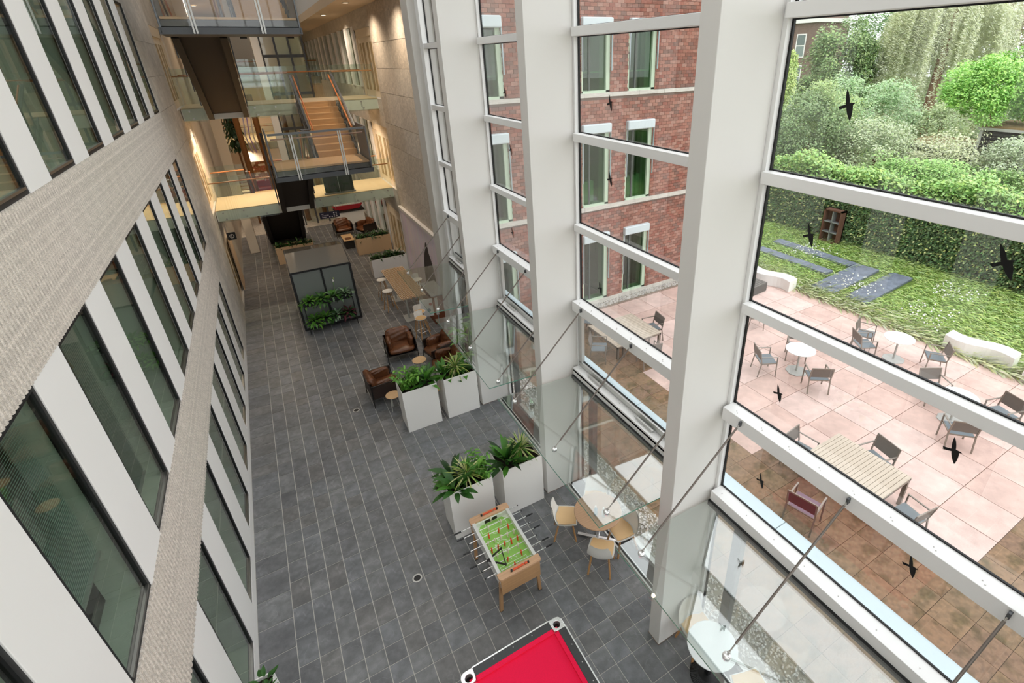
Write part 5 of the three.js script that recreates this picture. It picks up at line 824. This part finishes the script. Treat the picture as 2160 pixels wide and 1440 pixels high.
{
  const g = 'white shell chairs', t = thing('round_table', 'round wooden table with a chrome cross foot under the second canopy', 'table', [3.77, 0, -5.5]);
  part(t, 'top', uvm(lathe([[0, 0.715], [0.42, 0.715], [0.44, 0.725], [0.44, 0.737], [0.43, 0.74], [0, 0.74]], 48), 1), std(0xc8a283, 0.45, { map: T.wood })); part(t, 'column', cyl(0.03, 0.68, 16), M.chrome, [0, 0.375, 0]);
  for (let i = 0; i < 4; i++) { const f = part(t, 'foot', rbox(0.38, 0.03, 0.06, 0.01, 2).translate(0.2, 0, 0), M.chrome, [0, 0.035, 0], [0, PI / 4 + i * PI / 2, 0]); part(f, 'glide', cyl(0.02, 0.02, 12), M.black, [0.37, -0.025, 0]); }
  for (const [x, z, c, l] of [[-0.08, 0.05, 0xa9d4ea, 'pale blue bottle on the round wooden table'], [0.02, 0.16, 0xe6eef0, 'clear cup standing beside the pale blue bottle']]) { const b = thing('bottle', l, 'bottle', [3.77 + x, 0.74, -5.5 + z]); part(b, 'body', lathe([[0, 0], [0.03, 0], [0.032, 0.01], [0.032, 0.14], [0.014, 0.17], [0.014, 0.19], [0, 0.19]], 20), phy(c, 0.05, { transmission: 0.6, thickness: 0 })); part(b, 'cap', cyl(0.016, 0.02, 12), M.white, [0, 0.2, 0]); }
  shellChair('white shell chair with wooden seat at the left of the round wooden table', [3.32, 0, -5.93], PI / 2 - 0.55, g);
  shellChair('white shell chair with its back to the camera at the round wooden table', [3.5, 0, -4.98], 2.36, g);
  shellChair('white shell chair between the round wooden table and the glass', [4.12, 0, -5.02], -1.65, g).position.set(4.06, 0, -5.12);
  shellChair('white shell chair behind the round wooden table, seen through the canopy', [4.05, 0, -6.0], -0.7, g);
  const t2 = thing('round_table', 'small round white table on a ribbed black foot at the bottom right', 'table', [3.83, 0, -2.68]);
  part(t2, 'top', lathe([[0, 0.72], [0.34, 0.72], [0.352, 0.728], [0.352, 0.738], [0.345, 0.74], [0, 0.74]], 48), std(0xe7ecec, 0.3)); part(t2, 'column', rbox(0.07, 0.68, 0.07, 0.01, 1), M.black, [0, 0.38, 0]);
  part(t2, 'foot', lathe([[0, 0.05], [0.1, 0.045], [0.24, 0.018], [0.25, 0.0], [0, 0]], 48), M.black); const rb = box(0.12, 0.008, 0.008); for (let i = 0; i < 60; i++) part(t2, 'foot_rib', rb, std(0x3a3b3d, 0.4), [Math.cos(i * PI / 30) * 0.19, 0.034, Math.sin(i * PI / 30) * 0.19], [0, -i * PI / 30, -0.22]);
  shellChair('white shell chair behind the small white table, seen through the nearest canopy', [3.98, 0, -3.1], -0.1, g);
  shellChair('white shell chair at the bottom edge beside the small white table', [4.02, 0, -2.1], PI - 0.3, g);
}
// ================================================================ LEATHER ARMCHAIRS
function armchair(label, pos, turn, w = 0.88, group = 'brown leather armchairs') {
  const t = thing('leather_armchair', label, 'armchair', pos, turn, group), x = w / 2, D = 0.78;
  part(t, 'seat_cushion', uvm(cushion(w - 0.1, 0.2, 0.72, 0.25, 12, 0.004).translate(0, 0.37, 0.06), 1.5), M.leather);
  part(t, 'back_cushion', uvm(cushion(w - 0.16, 0.2, 0.5, 0.4, 14, 0.012).rotateX(1.25).translate(0, 0.62, -0.27), 1.5), M.leather);
  for (const s of [-1, 1]) part(t, 'arm_cushion', uvm(cushion(0.52, 0.17, 0.34, 0.4, 12, 0.01).rotateZ(PI / 2 - 0.0).rotateX(PI / 2).translate(s * (x - 0.13), 0.55, 0.02), 1.5), M.leather);
  const fr = (a, b) => rod(a, b, 0.012, 0.012, 8);
  for (const s of [-1, 1]) { part(t, 'side_frame', merge([fr([s * x, 0, 0.38], [s * (x - 0.02), 0.64, 0.34]), fr([s * x, 0, -0.38], [s * (x - 0.02), 0.66, -0.36]), fr([s * (x - 0.02), 0.645, 0.34], [s * (x - 0.02), 0.66, -0.36]), fr([s * x, 0.26, 0.37], [s * x, 0.26, -0.37])]), M.black); part(t, 'side_sling', boxAt(s * (x - 0.03), s * (x - 0.022), 0.26, 0.63, -0.35, 0.33), M.leatherDark); part(t, 'arm_strap', rbox(0.035, 0.012, 0.5, 0.005, 1), M.leatherDark, [s * (x - 0.02), 0.662, 0]); }
  part(t, 'back_frame', merge([fr([-x + 0.02, 0.66, -0.36], [x - 0.02, 0.66, -0.36]), fr([-x, 0.26, -0.37], [x, 0.26, -0.37]), fr([-x, 0.26, 0.37], [x, 0.26, 0.37])]), M.black); part(t, 'seat_sling', boxAt(-x + 0.03, x - 0.03, 0.255, 0.265, -0.36, 0.36), M.leatherDark); part(t, 'back_sling', boxAt(-x + 0.03, x - 0.03, 0.26, 0.64, -0.385, -0.375), M.leatherDark);
  return t;
}
{
  armchair('brown leather armchair facing the camera between the bar stools and small round table', [2.3, 0, -14.25], -0.08, 0.9);
  armchair('brown leather armchair seen from its side, left of the planters', [1.35, 0, -12.4], PI / 2 + 0.05, 0.88);
  armchair('brown leather armchair half hidden behind the planter under the canopy', [3.3, 0, -13.4], -PI / 2 + 0.25, 0.85);
  armchair('brown leather armchair partly under the third canopy edge', [3.2, 0, -12.45], -PI / 2 - 0.1, 0.85);
  armchair('left one of two far leather armchairs by the reception counter', [2.85, 0, -28.3], 0.05, 0.9);
  armchair('right one of two far leather armchairs beside the cream door', [3.9, 0, -27.7], -PI / 2 + 0.3, 0.95);
  const ct = thing('coffee_table', 'low wooden block table between the far leather armchairs', 'table', [2.75, 0, -26.3]); part(ct, 'top', uvm(rbox(0.5, 0.05, 1.1, 0.02, 2), 1), M.oakLight, [0, 0.43, 0]); part(ct, 'base', rbox(0.42, 0.4, 0.95, 0.02, 1), M.stairSide, [0, 0.2, 0]); part(ct, 'runner', cushion(0.3, 0.04, 0.35, 0.3, 8, 0.006), M.leather, [-0.02, 0.47, 0.3]);
  const side = (label, x, z, h, r) => { const t = thing('side_table', label, 'table', [x, 0, z], rr(0, 1), 'small round side tables'); part(t, 'top', uvm(lathe([[0, h - 0.02], [r - 0.01, h - 0.02], [r, h - 0.012], [r, h - 0.004], [r - 0.005, h], [0, h]], 36), 1), M.oakLight); for (let i = 0; i < 3; i++) { const a = i * 2.09 + 0.5; part(t, 'leg', rod([Math.cos(a) * r * 0.6, h - 0.02, Math.sin(a) * r * 0.6], [Math.cos(a) * r * 0.8, 0, Math.sin(a) * r * 0.8], 0.012), M.greyLight); } };
  side('small round wooden side table in front of the facing leather armchair', 2.52, -12.9, 0.5, 0.2); side('small round wooden side table at the corner of the planter by the two-seater', 1.46, -11.65, 0.46, 0.19); side('small wooden side table squeezed between the two planters by the armchairs', 2.46, -11.25, 0.5, 0.16);
}
// ================================================================ SLATTED BAR TABLE AND STOOLS
{
  const t = thing('bar_table', 'high slatted wooden bar table on two white plate feet', 'table', [3.33, 0, -17.65]);
  for (let i = 0; i < 18; i++) part(t, 'slat', boxAt(-0.011, 0.011, 1.0, 1.05, -1.57, 1.57), i % 2 ? M.oakLight : std(0xe0c3a6, 0.5, { map: T.wood }), [-0.4 + i * 0.047, 0, 0]);
  for (const z of [-1.2, 0, 1.2]) part(t, 'cross_bar', boxAt(-0.4, 0.4, 0.97, 1.0, z - 0.03, z + 0.03), M.greyLight);
  for (const z of [-0.95, 0.95]) { part(t, 'foot_plate', rbox(0.62, 0.015, 0.62, 0.007, 2), M.greyLight, [0, 0.008, z]); for (const x of [-0.14, 0.14]) part(t, 'column', cyl(0.035, 0.96, 16), M.greyLight, [x, 0.49, z]); }
  const stool = (label, x, z, turn, pad, back) => {
    const s = thing('bar_stool', label, 'stool', [x, 0, z], turn, 'bar stools at the slatted table');
    part(s, 'seat', lathe([[0, 0.735], [0.1, 0.735], [0.175, 0.755], [0.19, 0.775], [0.18, 0.775], [0.1, 0.757], [0, 0.755]], 32), M.plastic); if (pad) part(s, 'seat_pad', uvm(lathe([[0, 0.756], [0.165, 0.775], [0.16, 0.782], [0, 0.77]], 32), 1), M.seatPad);
    if (back) { const g = new THREE.CylinderGeometry(0.2, 0.185, 0.2, 16, 1, true, PI - 0.9, 1.8).translate(0, 0.86, 0); part(s, 'backrest', g, shellM); }
    for (let i = 0; i < 4; i++) { const a = PI / 4 + i * PI / 2; part(s, 'leg', rod([Math.cos(a) * 0.1, 0.74, Math.sin(a) * 0.1], [Math.cos(a) * 0.26, 0, Math.sin(a) * 0.26], 0.014, 0.018), M.oak); }
    part(s, 'footrest', merge([0, 1, 2, 3].map((i) => { const a = PI / 4 + i * PI / 2, b = a + PI / 2, r = 0.195; return rod([Math.cos(a) * r, 0.3, Math.sin(a) * r], [Math.cos(b) * r, 0.3, Math.sin(b) * r], 0.009); })), M.chrome);
  };
  stool('white bar stool at the far left of the slatted table', 2.84, -18.95, 0.1, false, false); stool('white bar stool at the near left of the slatted table', 2.79, -17.75, 0.2, false, false); stool('bar stool with tan seat nearest the leather armchair', 3.2, -14.95, 0.3, true, true); stool('bar stool with tan seat just behind the nearest one', 3.3, -15.42, 0.3, true, true);
  stool('white bar stool on the wall side of the slatted table', 4.0, -18.2, 0.3, false, true);
  const tv = thing('wooden_cabinet', 'reddish wooden cabinet against the art panel under the farthest canopy', 'cabinet', [4.1, 0, -16.2]); part(tv, 'body', uvm(rboxAt(-0.26, 0.24, 0, 1.05, -0.8, 0.5, 0.01, 1), 1), M.redWood); part(tv, 'top_plate', boxAt(-0.28, 0.25, 1.05, 1.08, -0.82, 0.52), M.grey);
  const ip = thing('notice_board', 'white notice board with red and blue round magnets in front of the wooden cabinet', 'board', [3.72, 0, -15.75], -0.2); part(ip, 'board', boxAt(-0.3, 0.3, 0.35, 1.0, -0.01, 0.01), M.whiteGloss); part(ip, 'magnet', cyl(0.05, 0.02, 16).rotateX(PI / 2), M.red, [0.05, 0.8, 0.02]); part(ip, 'magnet', cyl(0.06, 0.02, 16).rotateX(PI / 2), std(0x3d6f93, 0.5), [-0.02, 0.58, 0.02]); for (const x of [-0.25, 0.25]) part(ip, 'leg', boxAt(x - 0.015, x + 0.015, 0, 0.36, -0.1, 0.1), M.grey);
}
// art panel on the concrete wall
{
  const art = canvasTex(1024, 480, (c, w, h) => { c.fillStyle = '#dcd4da'; c.fillRect(0, 0, w, h); const R0 = rnd; for (let i = 0; i < 900; i++) { c.fillStyle = `rgba(${190 + R0() * 50},${185 + R0() * 50},${195 + R0() * 45},0.05)`; c.fillRect(R0() * w, 0, 4 + R0() * 26, h); }
    c.fillStyle = '#2b2426'; c.beginPath(); c.moveTo(420, 480); c.bezierCurveTo(400, 320, 440, 210, 500, 150); c.bezierCurveTo(520, 60, 560, 70, 570, 150); c.bezierCurveTo(640, 220, 650, 340, 640, 480); c.closePath(); c.fill(); for (let i = 0; i < 2600; i++) { const a = 430 + R0() * 200, b = 150 + R0() * 330; c.fillStyle = R0() < 0.5 ? 'rgba(90,80,84,0.5)' : 'rgba(12,10,12,0.6)'; c.fillRect(a, b, 2, 2); } });
  const t = thing('art_panel', 'long lilac-grey picture panel with a dark speckled shape on the concrete wall', 'picture', [4.42, 0.1, -17.8]);
  part(t, 'board', boxAt(-0.02, 0.07, 0, 2.76, -3.3, 3.3), M.lilac); part(t, 'print', new THREE.PlaneGeometry(6.6, 2.72).rotateY(-PI / 2), std(0xffffff, 0.6, { map: art }), [-0.022, 1.37, 0]); part(t, 'top_trim', boxAt(-0.06, 0.075, 2.74, 2.84, -3.32, 3.32), std(0xd8d3cd, 0.5)); part(t, 'edge_trim', boxAt(-0.035, 0.07, 0, 2.76, -3.34, -3.3), M.whiteAlu);
  const sm = thing('wall_sensor', 'small silver wall lamp at the near end of the picture panel', 'wall lamp', [4.36, 2.75, -14.75]); part(sm, 'body', rbox(0.22, 0.08, 0.28, 0.035, 3), M.inox, [-0.06, 0, 0]); part(sm, 'lens', rbox(0.14, 0.02, 0.2, 0.008, 2), M.black, [-0.08, -0.04, 0]); part(sm, 'bracket', boxAt(0, 0.1, -0.02, 0.02, -0.03, 0.03), M.inox);
}
// ================================================================ PLANT HOUSE
{
  const t = thing('plant_house', 'small black-framed glazed plant house with sloping roof in the middle of the floor', 'plant house', [0.81, 0, 0]), x = 0.915, zf = -17.72, zb = -20.35, e = 2.12, r = 2.42, zm = -18.95;
  const fm = M.black, fr = (a, b, w = 0.05) => bar(a, b, w, w);
  const B = part(t, 'frame', merge([fr([-x, 0, zf], [-x, e, zf], 0.07), fr([x, 0, zf], [x, e, zf], 0.07), fr([-x, 0, zb], [-x, e, zb], 0.07), fr([x, 0, zb], [x, e, zb], 0.07), fr([-x, e, zf], [x, e, zf], 0.06), fr([-x, e, zb], [x, e, zb], 0.06), fr([-x, r, zm], [x, r, zm], 0.05), fr([-x, e, zf], [-x, r, zm]), fr([x, e, zf], [x, r, zm]), fr([-x, e, zb], [-x, r, zm]), fr([x, e, zb], [x, r, zm]), fr([-x, 0.04, zf], [x, 0.04, zf], 0.08), fr([-x, 0.04, zb], [x, 0.04, zb]), fr([-x, 0.04, zf], [-x, 0.04, zb]), fr([x, 0.04, zf], [x, 0.04, zb]), fr([0, 0, zf], [0, e, zf], 0.06)]), fm);
  for (const k of [-0.46, 0.02, 0.46]) part(t, 'rafter', merge([fr([k, e, zf], [k, r, zm], 0.04), fr([k, e, zb], [k, r, zm], 0.04)]), fm);
  const pan = (p) => { const g = new THREE.BufferGeometry(); g.setAttribute('position', new THREE.Float32BufferAttribute(p.flat(), 3)); g.setIndex([0, 1, 2, 0, 2, 3]); g.computeVertexNormals(); return g; };
  const xs = [-x, -0.46, 0.02, 0.46, x]; for (let i = 0; i < 4; i++) { part(t, 'roof_pane', pan([[xs[i], e + 0.03, zf], [xs[i + 1], e + 0.03, zf], [xs[i + 1], r + 0.03, zm], [xs[i], r + 0.03, zm]]), M.poly); part(t, 'roof_pane', pan([[xs[i], e + 0.03, zb], [xs[i], r + 0.03, zm], [xs[i + 1], r + 0.03, zm], [xs[i + 1], e + 0.03, zb]]), M.poly); }
  for (const [a, b] of [[-x, 0], [0, x]]) part(t, 'front_pane', boxAt(a + 0.03, b - 0.03, 0.08, e, zf - 0.004, zf + 0.004), M.smoke); for (const s of [-1, 1]) part(t, 'side_pane', boxAt(s * x - 0.004, s * x + 0.004, 0.06, e, zf, zb), M.smoke); part(t, 'back_pane', boxAt(-x, x, 0.06, e, zb - 0.004, zb + 0.004), M.smoke);
  const sh = thing('plant_shelf', 'black two-tier plant shelf standing in front of the plant house', 'shelf', [0.78, 0, -17.45]);
  for (const s of [-1, 1]) part(sh, 'upright', bar([s * 0.76, 0, 0.13], [s * 0.76, 1.32, 0.13], 0.03, 0.03), M.black); for (const y of [0.32, 1.02]) part(sh, 'trough', merge([boxAt(-0.75, 0.75, y, y + 0.02, -0.16, 0.14), boxAt(-0.75, 0.75, y, y + 0.13, 0.12, 0.14), boxAt(-0.75, 0.75, y, y + 0.13, -0.16, -0.14)]), M.black); part(sh, 'brace', boxAt(-0.02, 0.02, 0, 1.3, -0.17, -0.14), M.black);
  const nm = ['left', 'middle left', 'middle right', 'right'];
  for (const [y, row, ms] of [[1.1, 'upper', [[L.fresh, L.mid], [L.fresh, L.deep], [L.silver, L.mid], [L.silver, L.deep]]], [0.4, 'lower', [[L.fresh, L.mid], [L.mid, L.fresh], [L.silver, L.deep], [L.deep, M.burg]]]]) ms.forEach((m, i) => { const p = thing('shelf_plant', `bushy green plant on the ${row} tier of the black shelf, ${nm[i]}`, 'plant', [0.23 + i * 0.37, y, -17.45], rr(0, 6), 'plants on the black shelf'); rosette(p, 34, 0.22, 0.075, m, { e0: 0.0, e1: 1.3, droop: [0.4, 0.7] }); rosette(p, 14, 0.2, 0.075, m, { e0: -0.5, e1: 0.5, x: 0.12, droop: [0.5, 0.8] }); });
  const fl = thing('white_flower', 'white lily flower rising from the upper tier of the black shelf', 'flower', [1.05, 1.2, -17.4]); part(fl, 'stem', rod([0, 0, 0], [0.02, 0.5, 0], 0.006), L.fresh); part(fl, 'bloom', new THREE.SphereGeometry(0.045, 12, 8).scale(0.6, 1, 1), M.white, [0.02, 0.52, 0]); part(fl, 'bud', new THREE.SphereGeometry(0.02, 10, 8).scale(0.7, 1.8, 0.7), L.lime, [0.05, 0.6, 0]);
}
// ================================================================ COURT FURNITURE
function slingChair(label, pos, turn, seatM = M.slingBlue, backM = M.sling) {
  const t = thing('garden_chair', label, 'chair', pos, turn, 'garden armchairs on the court'), b = (a, c, w = 0.022) => bar(a, c, w, 0.03);
  for (const s of [-1, 1]) { const x = s * 0.27; part(t, 'front_leg', b([x, 0, 0.24], [x, 0.64, 0.22]), M.chairFrame); part(t, 'rear_leg', b([x, 0, -0.27], [x, 0.45, -0.2]), M.chairFrame); part(t, 'back_post', b([x, 0.44, -0.2], [x, 0.83, -0.28]), M.chairFrame); part(t, 'armrest', rbox(0.035, 0.02, 0.48, 0.006, 1), M.chairFrame, [x, 0.645, 0], [0.0, 0, 0]); part(t, 'seat_rail', b([x * 0.9, 0.43, 0.23], [x * 0.9, 0.41, -0.2]), M.chairFrame); }
  part(t, 'crossbar', merge([b([-0.25, 0.42, 0.23], [0.25, 0.42, 0.23]), b([-0.25, 0.41, -0.2], [0.25, 0.41, -0.2]), b([-0.27, 0.82, -0.278], [0.27, 0.82, -0.278])]), M.chairFrame);
  part(t, 'seat_sling', boxAt(-0.235, 0.235, -0.004, 0.004, -0.21, 0.22), seatM, [0, 0.435, 0.01], [-0.045, 0, 0]); part(t, 'back_sling', boxAt(-0.25, 0.25, -0.14, 0.15, -0.004, 0.004), backM, [0, 0.66, -0.245], [-0.2, 0, 0]); return t;
}
function cafeTable(label, pos) { const t = thing('garden_table', label, 'table', pos, 0.3, 'round white garden tables'); part(t, 'top', lathe([[0, 0.715], [0.39, 0.715], [0.4, 0.722], [0.4, 0.732], [0.395, 0.735], [0, 0.735]], 44), std(0xf6f6f4, 0.35)); part(t, 'column', cyl(0.028, 0.7, 16), M.greyLight, [0, 0.365, 0]); part(t, 'base', new THREE.ExtrudeGeometry(new THREE.Shape([[-0.26, -0.1], [-0.1, -0.26], [0.1, -0.26], [0.26, -0.1], [0.26, 0.1], [0.1, 0.26], [-0.1, 0.26], [-0.26, 0.1]].map((p) => new THREE.Vector2(...p))), { depth: 0.012, bevelEnabled: true, bevelThickness: 0.006, bevelSize: 0.02, bevelSegments: 2 }).rotateX(-PI / 2).translate(0, 0.006, 0), M.greyLight); }
{
  cafeTable('round white garden table at the left, with three chairs', [11.8, 0, -7.13]); cafeTable('round white garden table nearest the lawn', [14.73, 0, -6.0]); cafeTable('round white garden table half hidden behind the white rail', [13.1, 0, -3.7]);
  // turn: the chair looks along +z when 0
  slingChair('garden armchair left of the left white table', [10.98, 0, -7.62], 1.05); slingChair('garden armchair behind the left white table', [12.35, 0, -7.6], -0.9); slingChair('garden armchair in front of the left white table, seen from behind', [11.47, 0, -6.32], 2.5);
  slingChair('garden armchair behind the lawn-side white table', [14.72, 0, -6.95], 0.35); slingChair('garden armchair left of the lawn-side white table', [14.1, 0, -6.62], 1.0); slingChair('garden armchair right of the lawn-side white table', [15.1, 0, -5.12], -2.5);
  slingChair('garden armchair behind the half hidden white table', [13.5, 0, -4.4], -0.55); slingChair('garden armchair right of the half hidden white table', [13.75, 0, -3.0], -1.9); slingChair('garden armchair in front of the half hidden white table, above the bird sticker', [12.25, 0, -3.25], 2.3);
  slingChair('lone garden armchair at the left edge beside the white column', [12.9, 0, -9.6], 0.9);
  const slatTable = (label, x, z, w, d, bench) => { const h = bench ? 0.45 : 0.74, t = thing(bench ? 'garden_bench' : 'slatted_table', label, bench ? 'bench' : 'table', [x, 0, z]), n = Math.round(d / 0.083); for (let i = 0; i < n; i++) part(t, 'slat', uvm(boxAt(-w / 2, w / 2, h - 0.03, h, -0.036, 0.036), 1, i * 0.17, i * 0.29), M.teak, [0, 0, -d / 2 + (i + 0.5) * d / n]); part(t, 'frame', merge([boxAt(-w / 2, w / 2, h - 0.08, h - 0.031, -d / 2, -d / 2 + 0.04), boxAt(-w / 2, w / 2, h - 0.08, h - 0.031, d / 2 - 0.04, d / 2), boxAt(-w / 2, -w / 2 + 0.04, h - 0.08, h - 0.031, -d / 2, d / 2), boxAt(w / 2 - 0.04, w / 2, h - 0.08, h - 0.031, -d / 2, d / 2)]), M.chairFrame); for (const a of [-1, 1]) for (const b of [-1, 1]) part(t, 'leg', boxAt(-0.035, 0.035, 0, h - 0.08, -0.035, 0.035), M.chairFrame, [a * (w / 2 - 0.04), 0, b * (d / 2 - 0.04)]); };
  slatTable('large weathered slatted wooden table on the brown paving', 8.92, -3.67, 1.06, 1.54); slatTable('weathered slatted wooden table in front of the brick wing', 8.78, -10.77, 0.74, 1.5); slatTable('narrow weathered slatted bench beside the table by the brick wing', 7.95, -11.2, 0.3, 1.6, true);
  slingChair('garden armchair at the far end of the large slatted table', [8.62, 0, -4.72], 0.1); slingChair('garden armchair on the lawn side of the large slatted table', [9.72, 0, -3.72], -1.8); slingChair('burgundy garden armchair at the glass side of the large slatted table', [7.4, 0, -3.72], 1.8, std(0x7d6a78, 0.7), M.burg); slingChair('garden armchair at the near end of the large slatted table', [8.78, 0, -2.55], 3.0);
  slingChair('garden armchair on the lawn side of the table by the brick wing', [9.5, 0, -10.85], -1.75); slingChair('garden armchair at the near end of the table by the brick wing', [8.45, 0, -9.72], 2.9); slingChair('garden armchair on the glass side of the table by the brick wing', [7.35, 0, -10.75], 0.9); slingChair('garden armchair at the far end of the table by the brick wing', [8.1, 0, -12.3], 0.6);
  const wave = (label, x, z, turn) => { const o = [], i = []; for (let k = 0; k <= 12; k++) { const u = k / 12 * 1.7 - 0.85, s = 0.13 * Math.sin(u * 3.6); o.push([u, 0.24 + s]); i.unshift([u, -0.24 + s]); } const t = thing('wave_bench', label, 'bench', [x, 0, z], turn, 'white wave benches'); part(t, 'block', polyPrism([...o, ...i], 0.42, 0.015).rotateX(-PI / 2).translate(0, 0.015, 0), std(0xf2f1ee, 0.5)); };
  wave('white wave-shaped bench at the left end of the lawn edge', 16.25, -11.6, PI / 2 + 0.1); wave('white wave-shaped bench in the middle of the lawn edge', 16.95, -4.75, PI / 2 + 0.05); wave('white wave-shaped bench cut by the right edge of the picture', 16.9, -2.75, PI / 2 + 0.2);
  const lb = thing('low_bench', 'low dark slatted block bench beside the left wave bench', 'bench', [15.1, 0, -11.7], 0.1); for (let k = 0; k < 9; k++) part(lb, 'slat', box(0.9, 0.04, 0.085), std(0x6a655f, 0.8), [0, 0.32, -0.42 + k * 0.1]); part(lb, 'body', boxAt(-0.43, 0.43, 0, 0.3, -0.44, 0.44), std(0x56524e, 0.8));
}
scene.traverse((o) => { if (o.isMesh) { o.castShadow = true; o.receiveShadow = true; } });
renderer.render(scene, camera);
